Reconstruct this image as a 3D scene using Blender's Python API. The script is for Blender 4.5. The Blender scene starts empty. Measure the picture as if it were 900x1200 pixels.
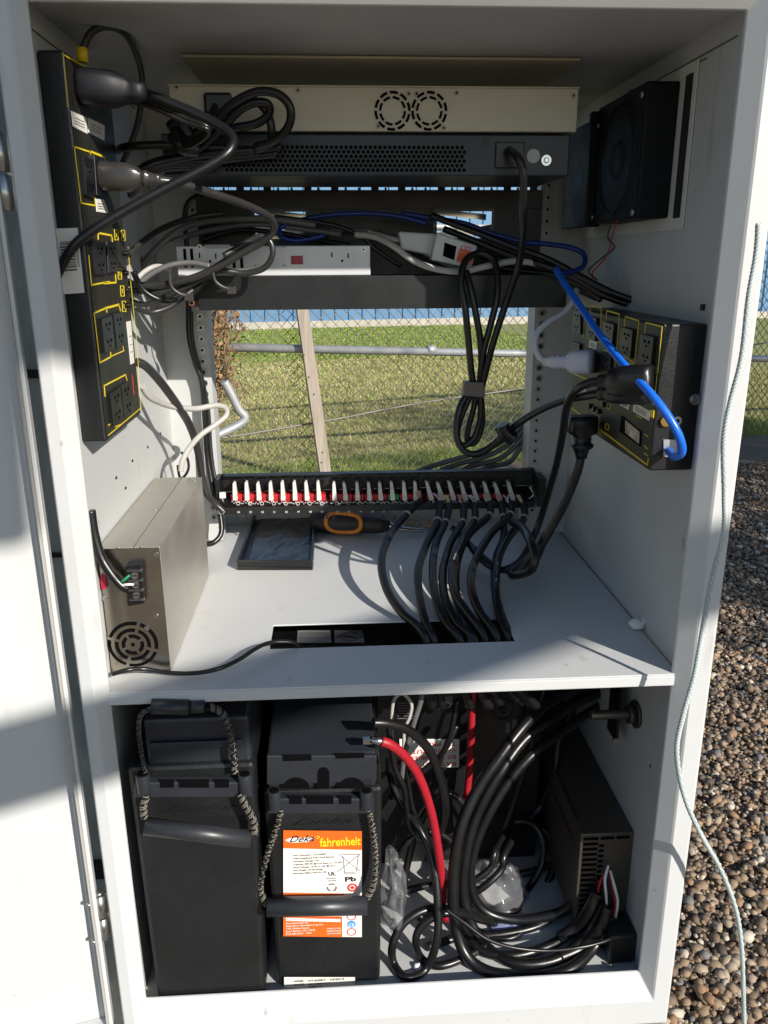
import bpy, bmesh, math, random
import numpy as np
from mathutils import Vector, Matrix
random.seed(4); rng=np.random.default_rng(7)
S=bpy.context.scene; COL=S.collection
V=lambda *a: Vector(a)
# ---------------------------------------------------------------- camera (fitted from the vanishing points of the cabinet)
PPX,PPY=450.,600.
def _setup(vd,vv):
    a=(vd[0]-PPX,-(vd[1]-PPY)); b=(vv[0]-PPX,-(vv[1]-PPY))
    f=math.sqrt(-(a[0]*b[0]+a[1]*b[1]))
    d=Vector((a[0],a[1],-f)).normalized(); up=-Vector((b[0],b[1],-f)).normalized()
    r=d.cross(up)
    return f,Matrix((r,d,up))
F,R=_setup((390,305),(466,3650))
CAM=V(-.053,-.75,1.4)
def ray(px,py): return R@Vector((px-PPX,PPY-py,-F))
def PY(px,py,Y): q=ray(px,py); return CAM+q*((Y-CAM.y)/q.y)
def PZ(px,py,Z): q=ray(px,py); return CAM+q*((Z-CAM.z)/q.z)
def PX(px,py,X): q=ray(px,py); return CAM+q*((X-CAM.x)/q.x)
cam=bpy.data.cameras.new('camera'); co=bpy.data.objects.new('camera',cam); COL.objects.link(co)
co.matrix_world=Matrix.Translation(CAM)@R.to_4x4()
cam.sensor_fit='VERTICAL'; cam.sensor_height=36; cam.lens=F/1200*36; cam.clip_start=.02; cam.clip_end=500
S.camera=co
# ---------------------------------------------------------------- materials
def mat(name,col,rough=.5,metal=0,var=0,scale=8,bump=0,bscale=60,emit=0,trans=0,col2=None,spec=None,alpha=1,coat=0,stretch=None,wear=0):
    m=bpy.data.materials.new(name); m.use_nodes=True; nt=m.node_tree; p=nt.nodes['Principled BSDF']
    c=(*col,1)
    p.inputs['Base Color'].default_value=c; p.inputs['Roughness'].default_value=rough; p.inputs['Metallic'].default_value=metal
    if spec is not None: p.inputs['Specular IOR Level'].default_value=spec
    if trans: p.inputs['Transmission Weight'].default_value=trans
    if coat: p.inputs['Coat Weight'].default_value=coat
    if alpha<1: p.inputs['Alpha'].default_value=alpha
    tc=nt.nodes.new('ShaderNodeTexCoord'); src=tc.outputs['Object']
    if stretch:
        mp=nt.nodes.new('ShaderNodeMapping'); mp.inputs['Scale'].default_value=stretch; nt.links.new(src,mp.inputs[0]); src=mp.outputs[0]
    if var or col2:
        n=nt.nodes.new('ShaderNodeTexNoise'); n.inputs['Scale'].default_value=scale; n.inputs['Detail'].default_value=6; n.inputs['Roughness'].default_value=.65
        nt.links.new(src,n.inputs['Vector'])
        r=nt.nodes.new('ShaderNodeValToRGB'); r.color_ramp.elements[0].position=.32; r.color_ramp.elements[1].position=.68
        a=col; b=col2 or col
        k=var or 0
        r.color_ramp.elements[0].color=(*[x*(1-k) for x in a],1); r.color_ramp.elements[1].color=(*[min(1,x*(1+k)) for x in b],1)
        nt.links.new(n.outputs['Fac'],r.inputs['Fac']); nt.links.new(r.outputs['Color'],p.inputs['Base Color'])
        mr=nt.nodes.new('ShaderNodeMapRange'); mr.inputs['To Min'].default_value=max(.02,rough-.12); mr.inputs['To Max'].default_value=min(1,rough+.12)
        n2=nt.nodes.new('ShaderNodeTexNoise'); n2.inputs['Scale'].default_value=scale*2.7; n2.inputs['Detail'].default_value=4; nt.links.new(src,n2.inputs['Vector'])
        nt.links.new(n2.outputs['Fac'],mr.inputs['Value']); nt.links.new(mr.outputs['Result'],p.inputs['Roughness'])
    if wear:      # thin dirt smears and small specks of the surface itself
        src0=p.inputs['Base Color'].links[0].from_socket; cur=src0
        for sc_,lo_,hi_,dc,st in ((3.2,.58,.72,(.40,.37,.30),(1,1,.35)),(55,.70,.74,(.16,.14,.12),(1,1,1)),(14,.66,.74,(.36,.34,.30),(2.5,2.5,.5))):
            mp=nt.nodes.new('ShaderNodeMapping'); mp.inputs['Scale'].default_value=st; nt.links.new(tc.outputs['Object'],mp.inputs[0])
            n=nt.nodes.new('ShaderNodeTexNoise'); n.inputs['Scale'].default_value=sc_; n.inputs['Detail'].default_value=8; nt.links.new(mp.outputs[0],n.inputs['Vector'])
            mr=nt.nodes.new('ShaderNodeMapRange'); mr.inputs['From Min'].default_value=lo_; mr.inputs['From Max'].default_value=hi_; mr.inputs['To Max'].default_value=wear; nt.links.new(n.outputs['Fac'],mr.inputs['Value'])
            mx=nt.nodes.new('ShaderNodeMix'); mx.data_type='RGBA'; nt.links.new(mr.outputs['Result'],mx.inputs[0]); nt.links.new(cur,mx.inputs[6]); mx.inputs[7].default_value=(*dc,1); cur=mx.outputs[2]
        nt.links.new(cur,p.inputs['Base Color'])
    if bump:
        n=nt.nodes.new('ShaderNodeTexNoise'); n.inputs['Scale'].default_value=bscale; n.inputs['Detail'].default_value=3
        nt.links.new(src,n.inputs['Vector'])
        b=nt.nodes.new('ShaderNodeBump'); b.inputs['Strength'].default_value=bump; b.inputs['Distance'].default_value=.002
        nt.links.new(n.outputs['Fac'],b.inputs['Height']); nt.links.new(b.outputs['Normal'],p.inputs['Normal'])
    return m
PAINT=mat('cabinet_paint',(.545,.555,.555),.38,var=.03,scale=5,bump=.03,bscale=350,wear=.42)
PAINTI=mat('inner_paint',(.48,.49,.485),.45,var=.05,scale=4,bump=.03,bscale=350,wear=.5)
BLACKM=mat('black_powder_metal',(.008,.0085,.0095),.36,var=.25,scale=14,bump=.2,bscale=900,wear=.04)
BLACKP=mat('black_plastic',(.006,.006,.007),.33,var=.2,scale=20,bump=.05,bscale=300)
CABLE=mat('black_cable_jacket',(.0075,.0075,.008),.33,var=.25,scale=30,bump=.08,bscale=120)
CABLEG=mat('grey_cable_jacket',(.11,.11,.11),.4,var=.12,scale=25)
CABLEDG=mat('dark_grey_cable_jacket',(.028,.028,.028),.32,var=.2,scale=25)
CABLELG=mat('light_grey_cable_jacket',(.42,.41,.38),.42,var=.08,scale=25)
WHITEP=mat('white_plastic',(.72,.72,.72),.4,var=.03,scale=12)
BLUE=mat('blue_cable_jacket',(.01,.14,.72),.3,var=.06,scale=20)
DBLUE=mat('dark_blue_cable_jacket',(.01,.035,.22),.35,var=.1,scale=20)
RED=mat('red_cable_jacket',(.34,.008,.018),.5,var=.08,scale=18)
YELLOW=mat('yellow_print',(.75,.58,.02),.5)
OLIVE=mat('faceplate_paint',(.020,.019,.013),.42,var=.15,scale=12,bump=.15,bscale=900)
PSILV=mat('nickel_sheet',(.44,.40,.34),.24,metal=1,var=.06,scale=9,stretch=(1,.2,1))
PSTOP=mat('brushed_aluminium_sheet',(.56,.53,.47),.45,metal=.8,var=.08,scale=6)
SILVER=mat('silver_painted_metal',(.62,.63,.66),.35,metal=.25,var=.04,scale=9)
BEIGE=mat('beige_chassis_paint',(.50,.46,.37),.45,var=.06,scale=5,bump=.08,bscale=400)
DSLATE=mat('slate_chassis_metal',(.022,.028,.037),.42,var=.15,scale=7)
DARK=mat('dark_recess',(.003,.003,.0035),.8,spec=.05)
SCREW=mat('zinc_screw',(.5,.5,.48),.3,metal=1)
CHROME=mat('steel_bright',(.65,.65,.63),.2,metal=1)
GALV=mat('galvanised_steel',(.46,.48,.45),.5,metal=.25,var=.22,scale=38,bump=.3,bscale=80,stretch=(1,1,.35))
GALVP=mat('galvanised_pipe',(.42,.43,.43),.45,metal=.4,var=.12,scale=14)
WIRE=mat('galvanised_wire',(.14,.125,.10),.5,metal=.4,var=.2,scale=5)
BATT=mat('battery_case_plastic',(.0095,.0105,.0115),.42,var=.35,scale=9,bump=.25,bscale=260,wear=.07)
BATTL=mat('battery_cover_plastic',(.019,.022,.028),.42,var=.15,scale=12,bump=.15,bscale=260)
TUBEH=mat('handle_tube_plastic',(.022,.024,.028),.4,var=.1,scale=12)
ORANGE=mat('orange_print',(.78,.13,.015),.35,var=.03,scale=10)
LWHITE=mat('label_paper',(.78,.76,.70),.4,var=.03,scale=14)
INK=mat('black_ink',(.02,.02,.02),.5)
GINK=mat('grey_ink',(.16,.15,.15),.5)
WINK=mat('white_ink',(.8,.8,.78),.5)
REDINK=mat('red_ink',(.65,.03,.03),.5)
YINK=mat('yellow_ink',(.9,.62,.02),.4)
BINK=mat('blue_ink',(.05,.3,.7),.4)
WINK2=mat('faded_white_ink',(.4,.4,.4),.5)
REDMOD=mat('red_module_plastic',(.42,.012,.016),.45,var=.25,scale=60)
GREENMOD=mat('green_plastic',(.02,.25,.09),.4)
ORANGEP=mat('orange_rubber',(.75,.25,.03),.5,var=.06,scale=20)
DGREYP=mat('dark_rubber',(.03,.028,.026),.6,var=.15,scale=40,bump=.2,bscale=300)
PLUGG=mat('smoke_grey_plug',(.03,.027,.025),.25,var=.1,scale=20,coat=.1)
BAG=mat('clear_plastic_bag',(.8,.82,.85),.12,trans=.6,alpha=.24,spec=.5,bump=.6,bscale=60)
PAPER=mat('crumpled_paper',(.78,.78,.76),.7,var=.03,scale=10)
FOIL=mat('dark_glossy_film',(.008,.009,.011),.22,var=.2,scale=14,bump=.8,bscale=22,coat=.1)
ROPE=mat('braided_teal_cord',(.36,.43,.43),.6,var=.1,scale=30)
ROPEW=mat('braided_white_cord',(.66,.68,.64),.6)
WOODP=mat('weathered_board',(.36,.31,.25),.75,col2=(.24,.20,.16),scale=9,bump=.5,bscale=40,stretch=(6,6,.5))
TWIG=mat('dry_vine_twig',(.22,.15,.09),.8,var=.3,scale=20)
TWIGL=mat('dry_vine_leaf',(.28,.17,.08),.8,var=.35,scale=12)
COPPER=mat('copper_screw',(.45,.22,.13),.35,metal=.9)
GLASSP=mat('clear_terminal_cover',(.8,.8,.8),.08,trans=.9,alpha=.35)
REDSW=mat('red_rocker_plastic',(.35,.01,.04),.3)
CONCRETE=mat('concrete_kerb',(.42,.39,.33),.85,var=.15,scale=3)
BRASS=mat('brass',(.6,.42,.12),.3,metal=1)
# ---------------------------------------------------------------- mesh collecting
class B:
    def __init__(s): s.v=[]; s.f=[]; s.m=[]; s.sm=[]
    def poly(s,vs,faces,mi=0,sm=False):
        o=len(s.v); s.v+= [tuple(v) for v in vs]
        for f in faces: s.f.append([i+o for i in f]); s.m.append(mi); s.sm.append(sm)
        return s
    def quad(s,p,vec,mi=0):            # a polygon p extruded by vec
        n=len(p); q=[Vector(a) for a in p]; vec=Vector(vec); r=[a+vec for a in q]
        nn=(q[1]-q[0]).cross(q[2]-q[1])
        flip=nn.dot(vec)>0
        fs=[list(range(n)),[n+i for i in reversed(range(n))]]+[[i,n+i,n+(i+1)%n,(i+1)%n] for i in range(n)]
        if flip: fs=[list(reversed(f)) for f in fs]
        return s.poly(q+r,fs,mi)
    def box(s,a,b,mi=0):
        x0,y0,z0=[min(a[i],b[i]) for i in range(3)]; x1,y1,z1=[max(a[i],b[i]) for i in range(3)]
        return s.poly([(x0,y0,z0),(x1,y0,z0),(x1,y1,z0),(x0,y1,z0),(x0,y0,z1),(x1,y0,z1),(x1,y1,z1),(x0,y1,z1)],
            [[3,2,1,0],[4,5,6,7],[0,1,5,4],[1,2,6,5],[2,3,7,6],[3,0,4,7]],mi)
    def tube(s,pts,r,seg=10,mi=0,caps=True,sub=6,smooth=True,closed=False):
        pts=[Vector(p) for p in pts]
        if smooth and len(pts)>2: pts=catmull(pts,sub,closed)
        rr=r if isinstance(r,(list,tuple)) else None
        n=len(pts); T=[]
        for i in range(n):
            if closed: t=pts[(i+1)%n]-pts[i-1]
            else: t=pts[min(i+1,n-1)]-pts[max(i-1,0)]
            if t.length<1e-9: t=V(0,0,1)
            T.append(t.normalized())
        a=V(0,0,1) if abs(T[0].z)<.9 else V(1,0,0)
        u=(a-T[0]*a.dot(T[0])).normalized(); o=len(s.v)
        for i in range(n):
            u=(u-T[i]*u.dot(T[i])); u=u.normalized() if u.length>1e-6 else V(1,0,0)
            w=T[i].cross(u)
            ri=r if rr is None else (rr[0]+(rr[-1]-rr[0])*i/(n-1) if len(rr)==2 else rr[min(len(rr)-1,i)])
            for k in range(seg):
                an=2*math.pi*k/seg; s.v.append(tuple(pts[i]+(u*math.cos(an)+w*math.sin(an))*ri))
        for i in range(n if closed else n-1):
            j=(i+1)%n
            for k in range(seg):
                s.f.append([o+i*seg+k,o+i*seg+(k+1)%seg,o+j*seg+(k+1)%seg,o+j*seg+k]); s.m.append(mi); s.sm.append(True)
        if caps and not closed:
            s.f.append([o+k for k in reversed(range(seg))]); s.m.append(mi); s.sm.append(False)
            s.f.append([o+(n-1)*seg+k for k in range(seg)]); s.m.append(mi); s.sm.append(False)
        return s
    def cyl(s,a,b,r,seg=20,mi=0): return s.tube([a,b],r,seg,mi,smooth=False)
    def ring(s,c,n,r0,r1,t,a0=0,a1=2*math.pi,seg=24,mi=0):   # flat annulus (sector) with thickness t along n
        c=Vector(c); n=Vector(n).normalized(); a=V(0,0,1) if abs(n.z)<.9 else V(1,0,0)
        u=a.cross(n).normalized(); w=n.cross(u)
        full=abs(a1-a0-2*math.pi)<1e-6; k=seg; vs=[]
        for i in range(k+1):
            an=a0+(a1-a0)*i/k; d=u*math.cos(an)+w*math.sin(an)
            vs+=[c+d*r0,c+d*r1,c+d*r1+n*t,c+d*r0+n*t]
        fs=[]
        for i in range(k):
            for j in range(4): fs.append([4*i+j,4*i+(j+1)%4,4*i+4+(j+1)%4,4*i+4+j])
        if not full: fs+=[[3,2,1,0],[4*k,4*k+1,4*k+2,4*k+3]]
        return s.poly(vs,fs,mi)
    def ell(s,c,rx,ry,rz,mi=0,rot=None,seg=16,rings=10,noise=0):
        c=Vector(c); vs=[]; fs=[]
        for i in range(rings+1):
            th=math.pi*i/rings
            for k in range(seg):
                ph=2*math.pi*k/seg; q=V(math.sin(th)*math.cos(ph)*rx,math.sin(th)*math.sin(ph)*ry,math.cos(th)*rz)
                if noise: q*=1+noise*(random.random()-.5)
                if rot: q=rot@q
                vs.append(c+q)
        for i in range(rings):
            for k in range(seg): fs.append([i*seg+k,(i+1)*seg+k,(i+1)*seg+(k+1)%seg,i*seg+(k+1)%seg])
        return s.poly(vs,fs,mi,True)
    def build(s,name,mats,parent=None,bevel=0,sub=0,label=None,cat=None,group=None,kind=None,recalc=True):
        me=bpy.data.meshes.new(name); me.from_pydata(s.v,[],s.f)
        if not isinstance(mats,(list,tuple)): mats=[mats]
        for m in mats: me.materials.append(m)
        me.polygons.foreach_set('material_index',s.m); me.polygons.foreach_set('use_smooth',s.sm); me.update()
        if recalc and len(s.f)<60000:
            bm=bmesh.new(); bm.from_mesh(me); bmesh.ops.remove_doubles(bm,verts=bm.verts,dist=1e-6) if recalc=='weld' else None
            bmesh.ops.recalc_face_normals(bm,faces=bm.faces); bm.to_mesh(me); bm.free()
        o=bpy.data.objects.new(name,me); COL.objects.link(o)
        if parent is not None: o.parent=parent
        if bevel:
            b=o.modifiers.new('bevel','BEVEL'); b.width=bevel; b.segments=2; b.limit_method='ANGLE'; b.angle_limit=math.radians(40)
            b.harden_normals=False
        if sub:
            b=o.modifiers.new('sub','SUBSURF'); b.levels=sub; b.render_levels=sub
        tag(o,label,cat,group,kind); return o
def tag(o,label=None,cat=None,group=None,kind=None):
    if label: o['label']=label
    if cat: o['category']=cat
    if group: o['group']=group
    if kind: o['kind']=kind
def thing(name,label,cat,group=None,loc=(0,0,0)):
    # empties stay at identity: parts keep world coordinates
    o=bpy.data.objects.new(name,None); COL.objects.link(o); o.empty_display_size=.05
    tag(o,label,cat,group); return o
def rebase(o,loc):       # move the Empty to the thing's base, parts stay put
    loc=Vector(loc); o.location=loc
    for c in COL.objects:
        if c.parent==o: c.location=c.location-loc
def catmull(p,sub,closed=False):
    n=len(p); out=[]
    rng_=range(n if closed else n-1)
    for i in rng_:
        if closed: a,b,c,d=p[i-1],p[i],p[(i+1)%n],p[(i+2)%n]
        else: a,b,c,d=p[max(i-1,0)],p[i],p[i+1],p[min(i+2,n-1)]
        for k in range(sub):
            t=k/sub
            out.append(.5*((2*b)+(c-a)*t+(2*a-5*b+4*c-d)*t*t+(3*b-a-3*c+d)*t**3))
    if not closed: out.append(p[-1])
    return out
_fc=bpy.data.curves.new('t','FONT')
def text(name,s,o,ux,uy,size,m,parent,ext=.0002,w=None,shear=0,align='LEFT',bold=0,label=None):
    cu=bpy.data.curves.new(name,'FONT'); cu.body=s; cu.size=1; cu.extrude=.01; cu.shear=shear; cu.align_x=align; cu.offset=bold; cu.resolution_u=3
    tmp=bpy.data.objects.new('tmp',cu); COL.objects.link(tmp)
    bpy.context.view_layer.update(); dg=bpy.context.evaluated_depsgraph_get()
    me=bpy.data.meshes.new_from_object(tmp.evaluated_get(dg)); bpy.data.objects.remove(tmp); bpy.data.curves.remove(cu)
    ux=Vector(ux).normalized(); uy=Vector(uy); uy=(uy-ux*uy.dot(ux)).normalized(); n=ux.cross(uy)
    xs=[v.co.x for v in me.vertices] or [0,1]; wid=max(xs)-min(xs)
    sx=size if w is None else w/max(wid,1e-6)
    o=Vector(o)
    for v in me.vertices:
        c=v.co; v.co=o+ux*c.x*sx+uy*c.y*size+n*(c.z/.01*ext+ext)
    me.materials.clear(); me.materials.append(m)
    ob=bpy.data.objects.new(name,me); COL.objects.link(ob)
    if parent is not None: ob.parent=parent
    if label: ob['label']=label
    return ob
def screw(b,c,n,r=.003,t=.0015,mi=0,mj=None):
    c=Vector(c); n=Vector(n); b.cyl(c,c+n*t,r,12,mi)
    if mj is not None: b.cyl(c+n*t,c+n*(t+.0002),r*.45,6,mj)
def strip(b,pts,n,w,t,mi=0):      # flat line of width w lying on a surface of normal n
    n=Vector(n).normalized(); pts=[Vector(p) for p in pts]
    for a,c in zip(pts[:-1],pts[1:]):
        d=(c-a).normalized(); s=d.cross(n)*w/2; e=d*w/2
        b.quad([a-s-e,c-s+e,c+s+e,a+s-e],n*t,mi)
# ================================================================ CABINET
cabn=thing('equipment_cabinet','tall off-white steel equipment cabinet standing open with its shelf full of cables','cabinet')
XL,XR=-.300,.305; YB=.55; ZT=1.605; ZB=.557; SH=.980
b=B()
# front frame: swept profile of front face + chamfer into the opening (four mitred members)
OX0,OX1,OZ0,OZ1=-.2905,.2965,.577,1.5975
prof=[(0,0),(.0135,-.014),(.0155,-.0155),(.0335,-.0155),(.036,-.013),(.036,.02),(.017,.02),(.013,.0035),(0,.0035)]   # (outward offset, Y)
cs=[(OX0,OZ0,-1,-1),(OX1,OZ0,1,-1),(OX1,OZ1,1,1),(OX0,OZ1,-1,1)]
vs=[];fs=[]
for (x,z,sx,sz) in cs:
    for (o_,y) in prof: vs.append((x+sx*o_*(1 if sx>0 else .68),y,z+sz*(o_ if sz>0 else o_*1.9)))
n=len(prof)
for i in range(4):
    j=(i+1)%4
    for k in range(n): fs.append([i*n+k,j*n+k,j*n+(k+1)%n,i*n+(k+1)%n])
b.poly(vs,fs); b.build('front_frame',PAINT,cabn,bevel=.0012)
def panel(name,a,c,m=PAINTI,bev=.0006,par=cabn): return B().box(a,c).build(name,m,par,bevel=bev)
panel('side_wall',(XL-.012,.0045,.53),(XL,.60,1.63))
panel('side_wall',(XR,.0045,.53),(XR+.02,.60,1.63))
panel('ceiling_panel',(XL,.0045,ZT),(XR,.60,1.63))
panel('floor_panel',(XL,.0045,.545),(XR,.60,ZB))
# rear wall pieces round the open rear window
b=B(); b.box((XL,YB,ZB),(XR,YB+.02,1.03)); b.box((XL,YB,1.598),(XR,YB+.02,ZT))
b.box((XL,YB,1.03),(-.262,YB+.02,1.598)); b.box((.268,YB,1.03),(XR,YB+.02,1.598)); b.build('rear_wall',PAINTI,cabn)
# tan panel under the ceiling, its colour standing in for bounced light
B().box((-.205,.20,1.6015),(.215,.45,ZT-.0008)).build('ceiling_bounce_tint',mat('tan_bounce_tint',(.62,.56,.40),.6,var=.08,scale=4),cabn,bevel=.003)
b=B(); b.box((XL+.0,.03,ZT-.020),(XL+.0008,.40,ZT-.0188)); b.build('wall_flange_seam',mat('seam_gap',(.1,.1,.09),.8),cabn)
b=B(); b.box((XR-.0008,.03,ZT-.020),(XR,.40,ZT-.0188)); b.box((XR-.0008,.09,1.5805-.0),(XR,.40,1.5815)); b.build('wall_flange_seam',mat('seam_gap',(.1,.1,.09),.8),cabn)
# rack rails
b=B(); b.box((XL,.462,SH),(-.256,.466,ZT)); b.box((XL+.003,.466,SH),(XL+.006,YB,ZT)); b.build('rail_filler',PAINTI,cabn)
def rail(x0,x1,right):
    b=B(); b.box((x0,.456,SH+.004),(x1,.459,1.56)); 
    if right: b.box((x0-.002,.456,SH+.004),(x0,.50,1.56))
    else: b.box((x1,.456,SH+.004),(x1+.002,.50,1.56))
    r=b.build('rack_rail',PAINTI,cabn,bevel=.0004)
    xm=x0+.0085 if right else x1-.0085
    z=1.022
    while z<1.55:
        s=B(); c=V(xm,.456,z); s.ring(c,(0,-1,0),.0020,.0048,.0012,seg=14,mi=0); s.cyl(c,c+V(0,-.0002,0),.0030,12,1)
        s.build('screw_hole',[SCREW,DARK],r); z+=.0159
    return r
rail(-.256,-.2365,False); rail(.2435,XR,True)
# shelf with a cut-out
hx0,hx1,hy0,hy1=-.1345,.147,.086,.149
b=B(); t0,t1=.9660,SH
o4=[(XL,-.002),(XR-.003,-.002),(XR-.003,YB),(XL,YB)]; i4=[(hx0,hy0),(hx1,hy0),(hx1,hy1),(hx0,hy1)]
vs=[(x,y,z) for z in (t1-.0022,t1) for x,y in o4+i4]; fs=[]
for i in range(4):
    j=(i+1)%4
    fs+=[[8+i,8+j,8+4+j,8+4+i],[j,i,4+i,4+j],[i,j,8+j,8+i],[4+j,4+i,12+i,12+j]]
b.poly(vs,fs)
sh=b.build('shelf',PAINT,cabn,bevel=.0009)
B().box((XL,-.0023,t0),(XR-.003,.004,t1-.0022)).build('shelf_lip',PAINT,sh,bevel=.0012)
# wall details
b=B()
for (px,py) in [(147,572),(173,524),(188,508),(155,540),(136,560)]:
    b=B(); c=PX(px,py,XL); b.box(c+V(0,-.003,-.0012),c+V(.0006,.003,.0012)); b.build('wall_slot',DARK,cabn)
b=B(); c=PX(825,360,XR); b.box(c+V(-.003,-.003,-.003),c+V(0,.003,.003)); b.build('cage_nut',BLACKM,cabn,bevel=.0006)
b=B(); c=PX(763,898,XR); b.cyl(c,c+V(-.001,0,0),.0022,12); b.build('rivet',SCREW,cabn)
b=B(); strip(b,[PX(738,262,XR),PX(655,262,XR)],(-1,0,0),.001,.0006); b.build('wall_seam',mat('seam',(.3,.3,.28),.7),cabn)
# door, swung back past the left side
dn=thing('tmp','x','x'); 
door=B(); ang=math.radians(14); dx=V(-math.cos(ang),-math.sin(ang),0); dn_=V(math.sin(ang),-math.cos(ang),0)  # dn_ faces the camera
h0=V(-.3285,-.004,0)
def dbox(b,u0,u1,w0,w1,z0,z1):
    p=[h0+dx*u+dn_*w for (u,w) in ((u0,w0),(u1,w0),(u1,w1),(u0,w1))]
    b.quad([a+V(0,0,z0) for a in p],(0,0,z1-z0))
dbox(door,.006,.62,-.004,-.002,.556,1.66)                 # skin
dbox(door,.0,.004,-.004,.016,.556,1.66); dbox(door,.005,.62,-.0015,.016,.556,.560); dbox(door,.005,.62,-.0015,.016,1.656,1.66)
dd=door.build('door',PAINT,cabn,bevel=.0008)
bpy.data.objects.remove(dn)
b=B(); dbox(b,.004,.0065,.0155,.0185,.56,1.65); b.build('door_gasket',mat('gasket_grey',(.35,.34,.31),.7),dd)
for zc in (.71,1.47):
    b=B(); c=V(-.3235,-.012,zc); 
    b.cyl(c+V(0,0,-.029),c+V(0,0,-.001),.0052,14); b.cyl(c+V(0,0,.001),c+V(0,0,.029),.0052,14)
    b.cyl(c+V(0,0,.029),c+V(0,0,.033),.0035,12); b.box(c+V(.002,.004,-.028),c+V(.018,.0065,.028))
    b.build('hinge',SCREW,dd)
for zc in (.735,.685):
    b=B(); c=h0+dx*.006+dn_*.008+V(0,0,zc); b.ell(c-dx*.010,.003,.003,.003); b.ell(c+dx*.002+dn_*.008,.0025,.0025,.0025); b.build('hinge_screw',SCREW,dd)
# anchor bolt and bracket on the right wall inside, and the stub outside
bolt=thing('anchor_bolt','threaded steel bolt with nut through the right wall under the shelf','bolt')
a=PY(692,838,.10); c=V(PY(821,836,.10).x,a.y,a.z-.001)
b=B(); pts=[];rad=[]
N=110
for i in range(N): pts.append(a.lerp(c,i/(N-1))); rad.append(.0062 if i%2 else .0046)
b.tube(pts,rad,14,0,smooth=False); b.build('threaded_rod',mat('dark_steel',(.16,.14,.12),.4,metal=.8),bolt)
q=V(XR-.012,a.y,a.z-.001); b=B(); b.cyl(q,q+V(.008,0,0),.0125,6); b.cyl(q+V(.008,0,0),q+V(.0115,0,0),.017,22); b.build('nut_and_washer',mat('dark_steel2',(.08,.075,.07),.5,metal=.7),bolt)
b=B(); c=PX(728,822,XR-.001)
br=thing('grounding_bracket','thin black vertical bracket beside the threaded bolt under the shelf','bracket')
p=PY(727,812,.12); p2=PY(724,868,.12); b.box((p.x-.002,.118,p2.z),(p.x+.002,.15,.9655)); b.build('upright',BLACKM,br); b=B(); screw(b,V(p.x-.004,.112,p2.z+.006),(0,-1,0),.004,.003); b.build('bolt_head',SCREW,br)
# ================================================================ TOP CHASSIS
def pquad(ps,Y): return [PY(x,y,Y) for x,y in ps]
ch=thing('beige_rack_unit','beige rack unit with two round fan grilles, topmost in the cabinet','rack unit')
Y0=.19
z0,z1=PY(440,155,Y0).z,PY(440,102,Y0).z; x0,x1=PY(199,120,Y0).x,PY(677,130,Y0).x
B().box((x0,Y0,z0+.001),(x1,.44,z1)).build('chassis',BEIGE,ch,bevel=.0012)
b=B(); b.box((x0-.001,Y0-.0015,z1-.0002),(x1+.001,.43,z1+.0012)); b.build('lid',BEIGE,ch,bevel=.0005)
for cx_,cy_ in ((460,130),(503,130)):
    c=PY(cx_,cy_,Y0-.0006); b=B()
    for r0,r1,k,ph in ((.0165,.0192,10,0),(.0118,.0142,8,.2)):
        for i in range(k):
            a0=2*math.pi*i/k+ph; b.ring(c,(0,-1,0),r0,r1,.0006,a0,a0+2*math.pi/k*.74,seg=6)
    b.build('fan_grille',DARK,ch)
b=B()
tsm=mat('tan_screw',(.3,.27,.2),.4,metal=.5)
for (x,y) in ((207,102),(349,106),(479,110),(488,110),(535,109),(672,112),(443,148),(520,150)): b=B(); screw(b,PY(x,y,Y0),(0,-1,0),.0026,.001,0,1); b.build('screw',[tsm,DARK],ch)
b=B(); p=PY(256,122,Y0-.001); b.box(p+V(-.0145,-.006,-.0105),p+V(.0145,.002,.0105)); b.build('power_inlet',BLACKP,ch,bevel=.003)
b=B(); b.box(PY(200,124,Y0)+V(0,-.0006,-.012),PY(216,150,Y0)+V(0,0,0)); b.build('rating_label',LWHITE,ch)
# --- slate unit
ch=thing('slate_rack_unit','dark slate rack unit with honeycomb vents below the beige unit','rack unit')
zb=PY(440,206,Y0).z; zt=z0-.0015; x1s=PY(668,180,Y0).x; x0s=PY(190,180,Y0).x
B().box((x0s,Y0+.002,zb),(x1s,.335,zt)).build('chassis',DSLATE,ch,bevel=.0015)
b=B(); ux0=PY(262,185,Y0).x; ux1=PY(545,185,Y0).x
zt2=PY(440,170,Y0).z; zb2=PY(440,203,Y0).z
r=.0021; sx=.0052; row=0; z=zt2-.002
while z>zb2:
    x=ux0+(sx/2 if row%2 else 0)
    while x<ux1: b.ring((x,Y0+.0019,z),(0,-1,0),0.00001,r,.0003,seg=6); x+=sx
    z-=sx*.866; row+=1
b.build('honeycomb_vent',DARK,ch)
b=B(); p=PY(597,182,Y0+.0015); b.box(p+V(-.0155,-.003,-.013),p+V(.0155,.001,.013)); b.build('power_socket',BLACKP,ch,bevel=.001)
b=B(); p=PY(625,183,Y0+.0015); b.cyl(p,p+V(0,-.0006,0),.0072,24); b.build('round_sticker',mat('grey_sticker',(.45,.45,.44),.5),ch)
b=B(); p=PY(640,188,Y0+.0015); b.ring(p,(0,-1,0),.003,.0055,.0012,seg=20); b.cyl(p,p+V(0,-.002,0),.0022,12); b.build('ground_post',CHROME,ch)
b=B(); screw(b,PY(569,166,Y0+.0018),(0,-1,0),.003,.001); b.build('screw',BLACKM,ch)
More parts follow.
